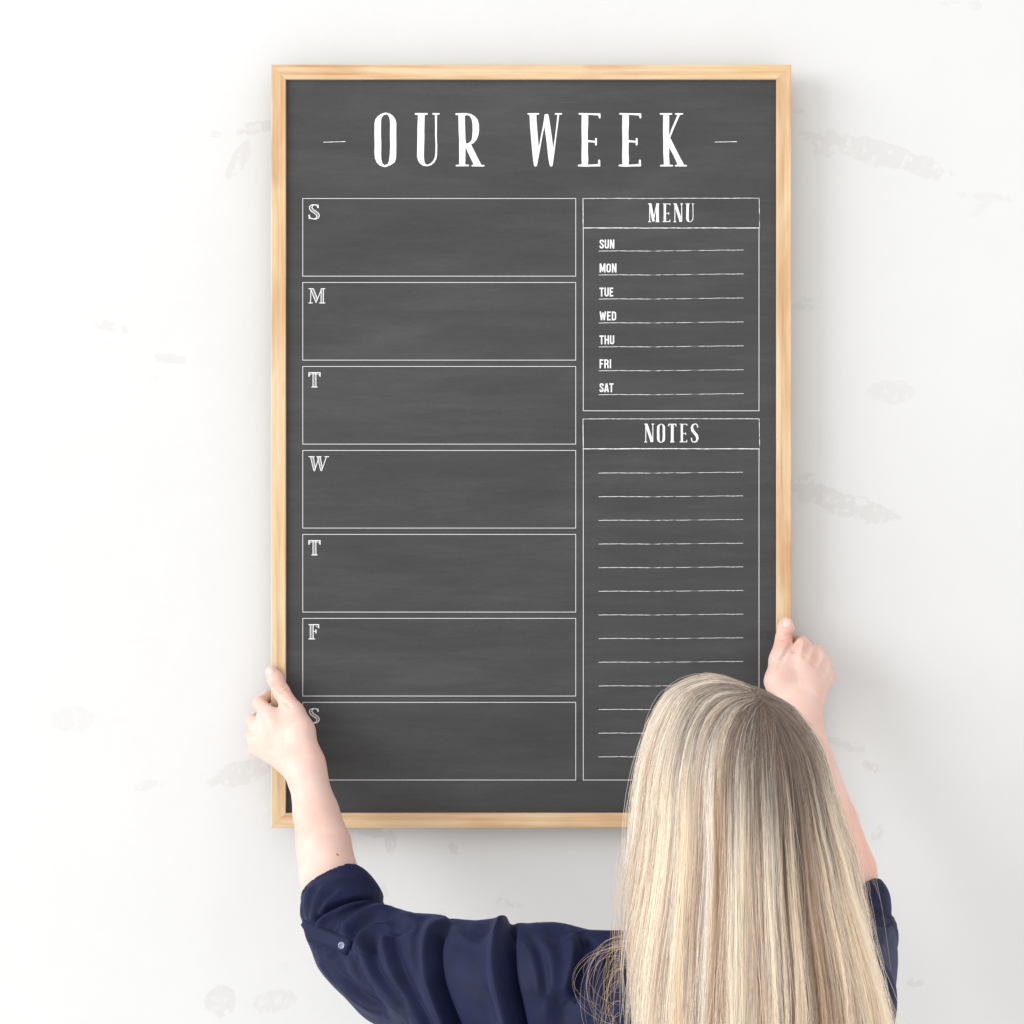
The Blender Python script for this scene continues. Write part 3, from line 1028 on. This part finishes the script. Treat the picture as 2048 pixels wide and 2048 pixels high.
# ---- blouse
sl = [
    Prim(A_(1400, 2140, .505), A_(1400, 2170, .50), (.160, .095), (.160, .100), .03, 'u', (1, 0, 0)),
    Prim(A_(1400, 2170, .50), A_(1400, 2430, .49), (.160, .100), (.19, .12), .06, 'u', (1, 0, 0)),
    Prim(A_(1250, 1985, .52), A_(1100, 1975, .49), .058, .066, .04),
    Prim(A_(1560, 1985, .52), A_(1685, 1990, .50), .055, .054, .04),
    # left sleeve, loose and hanging
    Prim(A_(1100, 1975, .485), A_(985, 1960, .43), .066, .062, .01),
    Prim(A_(1180, 2080, .48), A_(930, 2025, .41), .085, .062, .03),
    Prim(A_(985, 1960, .43), A_(850, 1932, .35), .062, .055, .01),
    Prim(A_(930, 2025, .41), A_(790, 1955, .33), .060, .052, .03),
    Prim(A_(850, 1932, .35), A_(740, 1893, .29), .055, .045, .01),
    Prim(A_(790, 1955, .33), A_(705, 1895, .275), .050, .043, .02),
    Prim(A_(740, 1893, .29), A_(690, 1872, .26), .045, .042, .01),
    # right sleeve
    Prim(A_(1685, 1990, .50), A_(1712, 1900, .28), .048, .043, .02),
    Prim(A_(1712, 1900, .28), A_(1718, 1870, .24), .046, .044, .01),
    Prim(A_(1718, 1872, .24), A_(1722, 1858, .222), .0435, .0405, .01),
    Prim(A_(1690, 2060, .48), A_(1716, 1930, .32), .045, .036, .03),
    # collar
    Prim(A_(1330, 1900, .53), A_(1185, 1898, .515), .020, .016, .012), Prim(A_(1330, 1900, .53), A_(1540, 1898, .53), .020, .018, .012),
]
sleeve0 = Field(sl)
# rolled cuffs: short wide rings round the lower forearm
cl0, cl1 = A_(684, 1845, .262), A_(674, 1768, .222)
cuff = [Prim(A_(690, 1848, .268), A_(683, 1812, .245), (.0480, .046), (.0500, .045), .004, 'u', (1, 0, 0)),
        Prim(A_(683, 1812, .245), A_(679, 1795, .235), (.0500, .045), (.0455, .041), .004, 'u', (1, 0, 0)),
        Prim(A_(1722, 1850, .235), A_(1716, 1805, .212), .0375, .0390, .004)]
# folds: (polyline px, ridge radius, how far it stands out, kind)
# (polyline px, height m, width of the soft side px, width of the steep side px, groove m); steep side: right of the travel direction
folds = [
    ([(905, 1850), (930, 1880), (968, 1890), (1000, 1880)], .0022, 12, 9, .0015),
    ([(1030, 1870), (1060, 1900), (1075, 1950), (1080, 2000)], .0035, 20, 10, .0040),
    ([(1160, 1880), (1180, 1920), (1182, 1970), (1176, 2030)], .0035, 14, 8, .0040),
    ([(835, 1835), (822, 1870), (824, 1915), (840, 1960)], .0028, 18, 9, .0026),
    ([(700, 1905), (706, 1940), (726, 1975), (752, 2000)], .0030, 12, 7, .0030),
    ([(655, 1900), (664, 1925), (690, 1952)], .0026, 9, 6, .0030),
    ([(610, 1795), (640, 1772), (680, 1762), (720, 1768)], .0016, 14, 12, .0010),
    ([(668, 1830), (700, 1812), (745, 1806)], .0016, 6, 5, .0016),
    ([(960, 1990), (985, 2010), (1000, 2050)], .0022, 14, 9, .0018),
    ([(890, 1836), (868, 1866), (860, 1896), (861, 1935), (868, 1974), (882, 2013), (899, 2052), (920, 2100)], 0.0121, 26, 7, 0.0150),
    ([(1014, 1826), (1009, 1858), (1007, 1896), (1006, 1935), (1012, 1974), (1022, 2013), (1030, 2050), (1040, 2100)], 0.0171, 24, 7, 0.0209),
    ([(1144, 1866), (1150, 1896), (1146, 1930), (1136, 1965), (1128, 2000)], 0.0093, 34, 10, 0.0105),
    ([(774, 1850), (770, 1880), (776, 1910), (792, 1955), (820, 2006), (846, 2050), (870, 2090)], 0.0077, 20, 9, 0.0059),
    ([(728, 1872), (730, 1912), (746, 1955), (784, 1998), (816, 2040)], 0.0064, 18, 9, 0.0054),
    ([(820, 1824), (786, 1819), (745, 1823), (716, 1834), (694, 1850), (680, 1866)], 0.0071, 8, 9, 0.0085),
    ([(842, 1836), (800, 1834), (762, 1843), (738, 1860), (722, 1885), (716, 1910)], 0.0071, 9, 10, 0.0090),
    ([(1060, 1870), (1090, 1890), (1104, 1925), (1100, 1970), (1094, 2020), (1100, 2070)], 0.0057, 34, 16, 0.0036),
    ([(640, 1905), (652, 1935), (684, 1972), (724, 2004), (770, 2032)], 0.0057, 12, 8, 0.0065),
    ([(940, 1862), (926, 1900), (930, 1960), (950, 2020), (975, 2070)], 0.0026, 40, 30, 0.0000),
    ([(1212, 1890), (1202, 1930), (1198, 1970), (1204, 2030)], 0.0057, 16, 10, 0.0044),
    ([(1740, 1838), (1762, 1842), (1786, 1846)], 0.0071, 8, 7, 0.0059), ([(1740, 1862), (1762, 1864), (1784, 1862)], 0.0057, 7, 7, 0.0059),
    ([(1715, 1900), (1745, 1905), (1770, 1900)], 0.0042, 12, 9, 0.0031),
    ([(620, 1852), (612, 1830), (611, 1800), (622, 1768)], 0.0031, 7, 5, 0.0031),
    ([(628, 1852), (624, 1828), (630, 1800), (648, 1775)], 0.0029, 7, 5, 0.0031),
    ([(636, 1850), (640, 1828), (654, 1803), (684, 1782)], 0.0029, 8, 5, 0.0031),
    ([(630, 1856), (650, 1832), (686, 1812), (728, 1803), (768, 1812)], 0.0042, 8, 5, 0.0102),
]


def crease(ob, folds):
    me = ob.data
    n = len(me.vertices)
    co = np.empty(n * 3, np.float32); me.vertices.foreach_get('co', co); co = co.reshape(-1, 3).astype(float)
    no = np.empty(n * 3, np.float32); me.vertices.foreach_get('normal', no); no = no.reshape(-1, 3).astype(float)
    w = co + np.array(wloc(ob))
    k = S0 * (D + w[:, 1]) / D
    px, py = w[:, 0] / k + 1024, (ZC - w[:, 2]) / k + 1024
    face = np.clip((-no[:, 1] + .45) / .6, 0, 1)
    tot = np.zeros(n)
    for (pts, A, wl, wr, G) in folds:
        P_ = np.array(pts, float)
        x_lo, y_lo = P_.min(0) - 3 * wl; x_hi, y_hi = P_.max(0) + 3 * wl
        sel = np.nonzero((px > x_lo) & (px < x_hi) & (py > y_lo) & (py < y_hi))[0]
        if len(sel) == 0:
            continue
        # smooth polyline
        t = np.arange(len(P_)); tt = np.linspace(0, len(P_) - 1, (len(P_) - 1) * 6 + 1)
        for _ in range(1):
            cx_ = np.interp(tt, t, P_[:, 0]); cy_ = np.interp(tt, t, P_[:, 1])
        for _ in range(6):
            cx_[1:-1] = (cx_[:-2] + cx_[2:] + 2 * cx_[1:-1]) / 4; cy_[1:-1] = (cy_[:-2] + cy_[2:] + 2 * cy_[1:-1]) / 4
        best = np.full(len(sel), 1e9); sd = np.zeros(len(sel)); tp = np.zeros(len(sel))
        for i in range(len(tt) - 1):
            ax_, ay_ = cx_[i], cy_[i]; bx_, by_ = cx_[i + 1] - ax_, cy_[i + 1] - ay_
            L2 = bx_ * bx_ + by_ * by_ + 1e-9
            qx, qy = px[sel] - ax_, py[sel] - ay_
            u = np.clip((qx * bx_ + qy * by_) / L2, 0, 1)
            dx, dy = qx - u * bx_, qy - u * by_
            d_ = np.hypot(dx, dy)
            cr_ = (bx_ * qy - by_ * qx)     # image coords (y down): negative = left of travel seen on screen
            m_ = d_ < best
            best[m_] = d_[m_]; sd[m_] = np.sign(-cr_[m_]); tp[m_] = (i + u[m_]) / (len(tt) - 1)
        s_ = best * sd                      # positive = screen side to the left of the travel direction when going down = right
        ends = np.clip(tp / .18, 0, 1) * np.clip((1 - tp) / .18, 0, 1)
        ends = .25 + .75 * ends * ends * (3 - 2 * ends)
        h_ = np.where(s_ > 0, A * np.exp(-(s_ / wr) ** 2) - G * np.exp(-((s_ - 1.9 * wr) / (1.1 * wr)) ** 2), A * np.exp(-(s_ / wl) ** 2))
        h_[(tp <= 0) | (tp >= 1)] *= np.exp(-(best[(tp <= 0) | (tp >= 1)] / 10) ** 2)
        tot[sel] += h_ * ends
    co += no * (tot * face)[:, None]
    me.vertices.foreach_set('co', co.astype(np.float32).ravel())
    me.update()


fp = []


def rib(pts, field, r, out, op, k):
    P = []
    for (x, y) in pts:
        h_ = None
        for dx, dy in ((0, 0), (0, 8), (0, 16), (6, 8), (-6, 8), (8, 24)):
            h_ = hit(field, x + dx, y + dy)
            if h_ is not None:
                h_ = h_ + (A_(x, y, -h_[1]) - A_(x + dx, y + dy, -h_[1]))
                break
        if h_ is not None:
            P.append(h_)
    res = []
    n = len(P)
    for i in range(n - 1):
        def rr(j):
            t = j / (n - 1)
            return r * (.62 + .38 * math.sin(math.pi * min(1, max(0, t * 1.0 + .12))))
        a, b = P[i].copy(), P[i + 1].copy()
        ra, rb = rr(i), rr(i + 1)
        if op == 'u':
            a[1] += ra - out; b[1] += rb - out
        else:
            a[1] -= ra * .45 - .0; b[1] -= rb * .45
        res.append(Prim(a, b, ra, rb, k, op))
    return res


fp = []
cuff_folds = []
cuff0 = Field(cuff)
open_ = [Prim(A_(660, 1790, .22), A_(640, 1690, .19), .0410, .0400, .003, 's'), Prim(A_(1708, 1775, .205), A_(1690, 1700, .18), .0385, .0390, .003, 's')]
# hollow of the cuff mouths follows the forearm
blouse_f = Field(sl + fp + [Prim(p.p0, p.p1, (p.a0, p.b0), (p.a1, p.b1), .003, 'u', (1, 0, 0)) for p in cuff] + cuff_folds,
                 late=[Prim(A_(668, 1790, .232), A_(657, 1752, .212), .0378, .0372, .002, 's'),
                       Prim(A_(1706, 1790, .21), A_(1694, 1740, .19), .0345, .0370, .002, 's')])
cvv, cq = sculpt(blouse_f, .0015, [A_(540, 1, .48)[0] - .02, -.68, A_(1, 2450, .48)[2] - .04], [A_(1900, 1, .3)[0], -.14, A_(1, 1690, .2)[2]])
blouse = big_mesh('blouse', cvv, cq, CLOTH, person)
crease(blouse, folds)

# ---- sleeve tab and its button
def tab(cl, hw, t):
    """strip along the px polyline cl, half width hw px, laid on the sleeve"""
    V, F = [], []
    n = len(cl)
    for i, (x, y) in enumerate(cl):
        a, b = cl[max(0, i - 1)], cl[min(n - 1, i + 1)]
        tx, ty = b[0] - a[0], b[1] - a[1]
        L = math.hypot(tx, ty)
        nx, ny = -ty / L, tx / L
        for j in range(5):
            s_ = (j - 2) / 2 * hw
            h_ = hit(blouse_f, x + nx * s_, y + ny * s_)
            if h_ is None:
                h_ = hit(blouse_f, x + 10, y) if V == [] else V[-1] + np.array([0, t, 0])
            V.append(h_ + np.array([0, -t, 0]))
    V = np.array(V)
    W = V.reshape(n, 5, 3)
    W[:, :, 1] = W[:, :, 1].min(1)[:, None] * .55 + W[:, :, 1] * .45
    for _ in range(2):
        W[1:-1, :, 1] = (W[:-2, :, 1] + W[2:, :, 1] + 2 * W[1:-1, :, 1]) / 4
    V = W.reshape(-1, 3)
    V2 = V + np.array([0, t * 1.6, 0])
    m = len(V)
    for i in range(n - 1):
        for j in range(4):
            q = (i * 5 + j, i * 5 + j + 1, (i + 1) * 5 + j + 1, (i + 1) * 5 + j)
            F.append(q)
            F.append(tuple(m + z for z in q[::-1]))
    rim = [i * 5 for i in range(n)] + [(n - 1) * 5 + j for j in range(1, 5)] + [i * 5 + 4 for i in range(n - 2, -1, -1)] + [j for j in range(3, 0, -1)]
    for a, b in zip(rim, rim[1:] + rim[:1]):
        F.append((a, b, m + b, m + a))
    o = mesh_obj('sleeve_tab', np.vstack([V, V2]), F, CLOTH, person)
    o.data.polygons.foreach_set('use_smooth', [len(p.vertices) == 4 and i < 2 * 4 * (n - 1) for i, p in enumerate(o.data.polygons)])
    return o


tb = tab([(599, 1853), (610, 1860), (624, 1866), (640, 1871), (656, 1876), (672, 1883), (686, 1889), (700, 1895)], 16, .0030)
bc = hit(blouse_f, 684, 1889) + np.array([0, -.0048, 0])
bt = plain('dark_shiny_button', (.20, .24, .36), .18, 1.0)
prof = [(0, .0004), (.0012, .0004), (.0016, .0002), (.0022, .0010), (.0030, .0016), (.0036, .0014), (.0040, .0006), (.0040, -.0012)]
V, F = [], []
for (r, hgt) in prof:
    for i in range(20):
        a = 2 * math.pi * i / 20
        V.append(bc + np.array([r * math.cos(a), -hgt, r * math.sin(a)]))
for j in range(len(prof) - 1):
    for i in range(20):
        F.append((j * 20 + i, j * 20 + (i + 1) % 20, (j + 1) * 20 + (i + 1) % 20, (j + 1) * 20 + i))
mesh_obj('button', V, F, bt.m, tb, True)

# ------------------------------------------------------------------ hair
HT = np.array([  # photo y, left edge, right edge, front d, back d
    (1352, 1412, 1448, .47, .520), (1355, 1395, 1456, .455, .540), (1360, 1378, 1470, .44, .555), (1369, 1358, 1497, .43, .572),
    (1380, 1340, 1530, .42, .585), (1407, 1316, 1580, .405, .600), (1444, 1293, 1613, .398, .612), (1490, 1275, 1642, .392, .620),
    (1531, 1264, 1655, .390, .624), (1584, 1257, 1670, .392, .626), (1640, 1253, 1686, .40, .626), (1697, 1252, 1703, .42, .628),
    (1772, 1248, 1712, .445, .632), (1848, 1246, 1724, .475, .640), (1923, 1250, 1738, .50, .648), (2017, 1256, 1758, .515, .652),
    (2100, 1262, 1778, .52, .655), (2300, 1270, 1820, .53, .655)], float)
KH = S0 * (D - .5) / D
HZ = ZC - (HT[:, 0] - 1024) * KH
inset = np.clip((HT[:, 0] - 1380) / 80, 0, 1)
HL, HR = (HT[:, 1] + 11 * inset - 1024) * KH, (HT[:, 2] - 9 * inset - 1024) * KH
order = np.argsort(HZ)
HZs = HZ[order]
cxs, axs = ((HL + HR) / 2)[order], ((HR - HL) / 2)[order]
cys, bys = (-(HT[:, 3] + HT[:, 4]) / 2)[order], ((HT[:, 4] - HT[:, 3]) / 2)[order]


def env(z):
    return (np.interp(z, HZs, cxs), np.interp(z, HZs, axs), np.interp(z, HZs, cys), np.interp(z, HZs, bys))


ZTOP = HZs[-1]


def Fenv(P):
    cx, a, cy, b = env(P[:, 2])
    q = np.sqrt(((P[:, 0] - cx) / a) ** 2 + ((P[:, 1] - cy) / b) ** 2)
    s_ = np.minimum(a, b)
    f = (q - 1) * s_
    over = P[:, 2] - ZTOP
    return np.where(over > 0, np.maximum(f, over), f)


def grad(P, h=.004):
    g_ = np.zeros_like(P)
    for i in range(3):
        e_ = np.zeros(3)
        e_[i] = h
        g_[:, i] = Fenv(P + e_) - Fenv(P - e_)
    return g_ / (np.linalg.norm(g_, axis=1, keepdims=True) + 1e-9)


def project(P, off, it=3):
    """slide the points onto the envelope, off metres inside it"""
    for _ in range(it):
        g_ = grad(P)
        h = .003
        f0 = Fenv(P)
        sl_ = (Fenv(P + g_ * h) - Fenv(P - g_ * h)) / (2 * h)
        P = P - g_ * ((f0 + off) / np.maximum(np.abs(sl_), .25))[:, None].clip(-.02, .02)
    return P


# whorl at the crown and the parting that runs from it over the top
W0 = A_(1514, 1411, .585)
W1 = A_(1492, 1372, .545)
W2 = A_(1478, 1356, .47)
def part_point(u):
    u = u[:, None]
    return np.where(u < .5, W0 + (W1 - W0) * u * 2, W1 + (W2 - W1) * (u * 2 - 1))


def grow(n, seedlocks, nsteps, step, lmin, lmax):
    rng = np.random.default_rng(seedlocks)
    # roots all over the scalp, denser at the part
    th = rng.uniform(0, 2 * math.pi, n)
    R = rng.uniform(0, 1, n)
    u = rng.uniform(0, 1, n) ** 1.3
    src = part_point(u)
    rad = .002 + .085 * R ** 1.6
    dirn = np.stack([np.cos(th), np.sin(th), np.zeros(n)], 1)
    P = src + dirn * rad[:, None]
    P[:, 2] = src[:, 2] - rad * .35
    depth = rng.uniform(0, 1, n) ** 1.6 * .012 + .0008
    P = project(P, depth, 6)
    return rng, P, src, depth


def pcurve(P, src):
    v = P - src
    return v


NH = 100000
NS = 58
rng, P, src, depth = grow(NH, 3, NS, .011, 0, 0)
root = P.copy()
side0 = P - src
side0[:, 2] = 0
side0 /= np.linalg.norm(side0, axis=1, keepdims=True) + 1e-9
strands = np.zeros((NH, NS, 3))
strands[:, 0] = P
prev = side0.copy()
step = np.full(NH, .0120)
step[:] = .0118
for s_ in range(1, NS):
    g_ = grad(P)
    # nearest point of the parting
    ab = W1 - W0
    t = np.clip(((P - W0) @ ab) / (ab @ ab), 0, 1)
    n1 = W0 + t[:, None] * ab
    ab2 = W2 - W1
    t2 = np.clip(((P - W1) @ ab2) / (ab2 @ ab2), 0, 1)
    n2 = W1 + t2[:, None] * ab2
    d1, d2 = np.linalg.norm(P - n1, axis=1), np.linalg.norm(P - n2, axis=1)
    nn = np.where((d1 < d2)[:, None], n1, n2)
    aw = P - nn
    dist = np.linalg.norm(aw, axis=1)
    aw /= dist[:, None] + 1e-9
    wa = np.exp(-(dist / .045) ** 2)[:, None] * 1.5
    down = np.array([0, 0, -1.0])
    cx, a, cy, b = env(P[:, 2])
    v = P[:, 1] - cy
    frontness = np.clip(v / (b + 1e-6) - .25, 0, 1)[:, None]
    lowz = np.clip((ZTOP - P[:, 2] - .02) / .04, 0, 1)[:, None]
    back = np.array([0, -1.0, 0]) * frontness * lowz * 1.2
    sidep = np.stack([np.sign(P[:, 0] - cx), np.zeros(NH), np.zeros(NH)], 1) * frontness * 1.2
    dr = aw * wa + down * (.35 + .65 * np.clip(dist / .08, 0, 1))[:, None] + prev * .9 + back + sidep
    dr -= g_ * (dr * g_).sum(1)[:, None]
    dr /= np.linalg.norm(dr, axis=1, keepdims=True) + 1e-9
    prev = dr
    P = P + dr * step[:, None]
    P = project(P, depth, 2)
    strands[:, s_] = P

# azimuth of each strand where it hangs: used for locks
mid = strands[:, 26]
cx, a, cy, b = env(mid[:, 2])
az = np.arctan2((mid[:, 1] - cy) / b, (mid[:, 0] - cx) / a)
# thin out where the growth bunched up, so that the cover is even all round
hb, he = np.histogram(az, 72, (-math.pi, math.pi))
wgt = np.minimum(1, 1250 / np.maximum(1, hb[np.clip(((az + math.pi) / (2 * math.pi) * 72).astype(int), 0, 71)]))
keep_ = rng.uniform(0, 1, NH) < wgt
strands, az, root, depth = strands[keep_], az[keep_], root[keep_], depth[keep_]
NH = len(strands)
NLK = 430
lk_c = np.sort(-math.pi + (np.arange(NLK) + rng.uniform(-.75, .75, NLK)) * 2 * math.pi / NLK)
lk = np.searchsorted((lk_c[1:] + lk_c[:-1]) / 2, az)
lrng = np.random.default_rng(21)
sT = np.linspace(0, 1, NS)


def sumsin(x, fr, seed):
    r = np.random.default_rng(seed)
    o = 0
    for f in fr:
        o = o + np.sin(x * f + r.uniform(0, 6.28)) / len(fr)
    return o


# clumping: pull each strand to the mean line of its lock, more towards the tips
lkmean = np.zeros((NLK, NS, 3))
cnt = np.bincount(lk, minlength=NLK).astype(float)
for i in range(3):
    for s_ in range(NS):
        lkmean[:, s_, i] = np.bincount(lk, strands[:, s_, i], NLK) / np.maximum(cnt, 1)
cl_w = (np.clip((sT - .10) / .45, 0, 1) ** .9)[None, :] * np.where(rng.uniform(0, 1, NH) < .78, rng.uniform(.55, .95, NH), rng.uniform(0, .4, NH))[:, None]
strands += (lkmean[lk] - strands) * cl_w[:, :, None] * np.array([1, .75, 0])
# lock level relief: some locks stand out, others sink in
cx, a, cy, b = [np.zeros((NH, NS)) for _ in range(4)]
for s_ in range(NS):
    cx[:, s_], a[:, s_], cy[:, s_], b[:, s_] = env(strands[:, s_, 2])
out = np.stack([(strands[:, :, 0] - cx) / a, (strands[:, :, 1] - cy) / b, np.zeros((NH, NS))], 2)
out /= np.linalg.norm(out, axis=2, keepdims=True) + 1e-6
lko = lrng.normal(0, 1, NLK)
relief = -.004 + .0068 * np.clip(lko[lk], -1.6, 1.3) + .0012 * sumsin(az, (19, 31, 47), 4)
strands += out * (relief[:, None] * np.clip((sT - .08) / .3, 0, 1)[None, :])[:, :, None]
# gentle waviness
ph = lrng.uniform(0, 6.28, NLK)[lk][:, None]
fq = lrng.uniform(2.5, 8, NLK)[lk][:, None]
am = (np.clip(sT - .2, 0, 1) * .0125)[None, :]
strands[:, :, 0] += am * np.sin(fq * sT[None, :] + ph)
ph2 = rng.uniform(0, 6.28, (NH, 1))
strands[:, :, 0] += rng.uniform(0, .0028, (NH, 1)) * np.sin(18 * sT[None, :] + ph2) * np.clip(sT * 2, 0, 1)[None, :]
strands[:, :, 1] += .0011 * np.cos(15 * sT[None, :] + ph2 * 1.7) * np.clip(sT * 2, 0, 1)[None, :]
# strays
stray = rng.uniform(0, 1, NH) < .12
k_ = stray.sum()
sa = rng.normal(0, .020, (k_, 1)) * np.clip(sT - .15, 0, 1)[None, :] ** 1.3
sb = rng.uniform(0, .014, (k_, 1)) * np.clip(sT - .1, 0, 1)[None, :]
strands[stray, :, 0] += sa + rng.normal(0, .004, (k_, 1)) * np.sin(rng.uniform(3, 14, (k_, 1)) * sT[None, :] + rng.uniform(0, 6.28, (k_, 1)))
strands[stray] += out[stray] * sb[:, :, None]

# colour: dark roots growing out into blonde, with lowlights in bands of locks
arc = sT * NS * .0118
rootlen = .085 + .045 * np.exp(-((az + 1.05) / .6) ** 2) + .06 * lrng.uniform(-1, 1, NLK)[lk] + .035 * np.clip(np.cos(az) * 1.0 + .2, -1, 1) + .03 * rng.uniform(-1, 1, NH)
rdist = np.linalg.norm(root - W0, axis=1)
dk = 1 / (1 + np.exp((arc[None, :] + rdist[:, None] * .6 - rootlen[:, None]) / .022))
low = np.clip(.30 + .66 * lrng.normal(0, .62, NLK)[lk] + .12 * sumsin(az, (7, 13, 23), 9) + .20 * rng.normal(0, 1, NH) + .22 * np.exp(-((az + 1.25) / .45) ** 2), 0, 1)
low = np.clip(low * 1.35 - .34, 0, 1)
blond = np.array([1.0, .925, .78])
pale = np.array([1.0, .985, .94])
lowc = np.array([.42, .255, .150])
gold = np.array([.97, .79, .54])
rootc = np.array([.120, .073, .052])
sub_ = lrng.normal(0, 1, 2600)[((az + math.pi) / (2 * math.pi) * 2599).astype(int)]
low = np.clip(low + .24 * sub_, 0, 1)
gm = np.clip(.3 + .6 * lrng.normal(0, .6, NLK)[lk], 0, 1)[:, None]
base_c = blond * (1 - gm) + pale * gm
gm2 = np.clip(lrng.normal(-.1, .5, NLK)[lk] + .35 * np.cos(az), 0, 1)[:, None] * .7
base_c = base_c * (1 - gm2) + gold * gm2
base_c = base_c * (1 - low[:, None]) + lowc * low[:, None]
col = base_c[:, None, :] * (1 - dk[:, :, None]) + rootc * dk[:, :, None] * (rng.uniform(.45, 1.7, NH) * np.exp(lrng.normal(0, .45, NLK))[lk])[:, None, None]
col *= rng.uniform(.84, 1.08, (NH, 1, 1))
col = np.clip(col, .015, .99)


def hair_obj(name, S, C, r0, r1, parent):
    n, m = S.shape[:2]
    hc_ = bpy.data.hair_curves.new(name)
    hc_.add_curves([m] * n)
    off = np.array(wloc(parent))
    hc_.points.foreach_set('position', (S - off).astype(np.float32).ravel())
    t = np.linspace(0, 1, m)
    rad = r0 * (1 - t ** 3) + r1 * t ** 3
    hc_.points.foreach_set('radius', np.tile(rad, n).astype(np.float32))
    a_ = hc_.attributes.new('tone', 'FLOAT_COLOR', 'POINT')
    c4 = np.ones((n * m, 4), np.float32)
    c4[:, :3] = C.reshape(-1, 3)
    a_.data.foreach_set('color', c4.ravel())
    hc_.materials.append(HAIR)
    return link(bpy.data.objects.new(name, hc_), parent)


hair = hair_obj('hair', strands, col, .00013, .00006, person)

# wisps that curl over the left shoulder and fly off at the sides
wr = np.random.default_rng(5)
WN, WM = 120, 26
WS = np.zeros((WN, WM, 3))
for i in range(WN):
    t = np.linspace(0, 1, WM)
    if i < 42:      # loops on the shoulder
        big = i < 18
        x0_, y0_ = wr.uniform(1236, 1256), wr.uniform(1868, 1900) if big else wr.uniform(1880, 2030)
        r_ = wr.uniform(25, 105) if big else wr.uniform(10, 60)
        hh = wr.uniform(50, 130)
        te = wr.uniform(1.7, 3.6)
        x = x0_ - np.sin(t * te) * r_ + wr.normal(0, 9) * np.sin(t * wr.uniform(2, 6))
        y = y0_ + (1 - np.cos(t * te)) * hh + wr.normal(0, 6) * np.sin(t * 4)
        d_ = .600 + .030 * np.cos(t * 1.7) - .0006 * np.clip(1230 - x, 0, 200) * .6 + wr.uniform(0, .008)
    elif i < 80:   # flyaways on the left
        x0_, y0_ = wr.uniform(1245, 1258), wr.uniform(1650, 1820)
        x = x0_ - t * wr.uniform(5, 28) - np.sin(t * 3.1) * wr.uniform(0, 12)
        y = y0_ + t * wr.uniform(100, 300)
        d_ = .56 + t * .02
    else:           # flyaways on the right, over the sleeve
        x0_, y0_ = wr.uniform(1660, 1720), wr.uniform(1560, 1790)
        x = x0_ + t * wr.uniform(20, 75) + np.sin(t * wr.uniform(2, 5)) * wr.uniform(-10, 12)
        y = y0_ + t * wr.uniform(120, 330)
        d_ = .56 + t * .02
    d_ = np.broadcast_to(d_, t.shape)
    WS[i] = np.array([A_(xx, yy, dd) for xx, yy, dd in zip(x, y, d_)])
WC = np.ones((WN, WM, 3)) * np.array([.62, .48, .34]) * wr.uniform(.6, 1.35, (WN, 1, 1))
hair_obj('loose_hair', WS, np.clip(WC * np.array([1, .9, .8]), 0, .93), .00010, .00006, person)
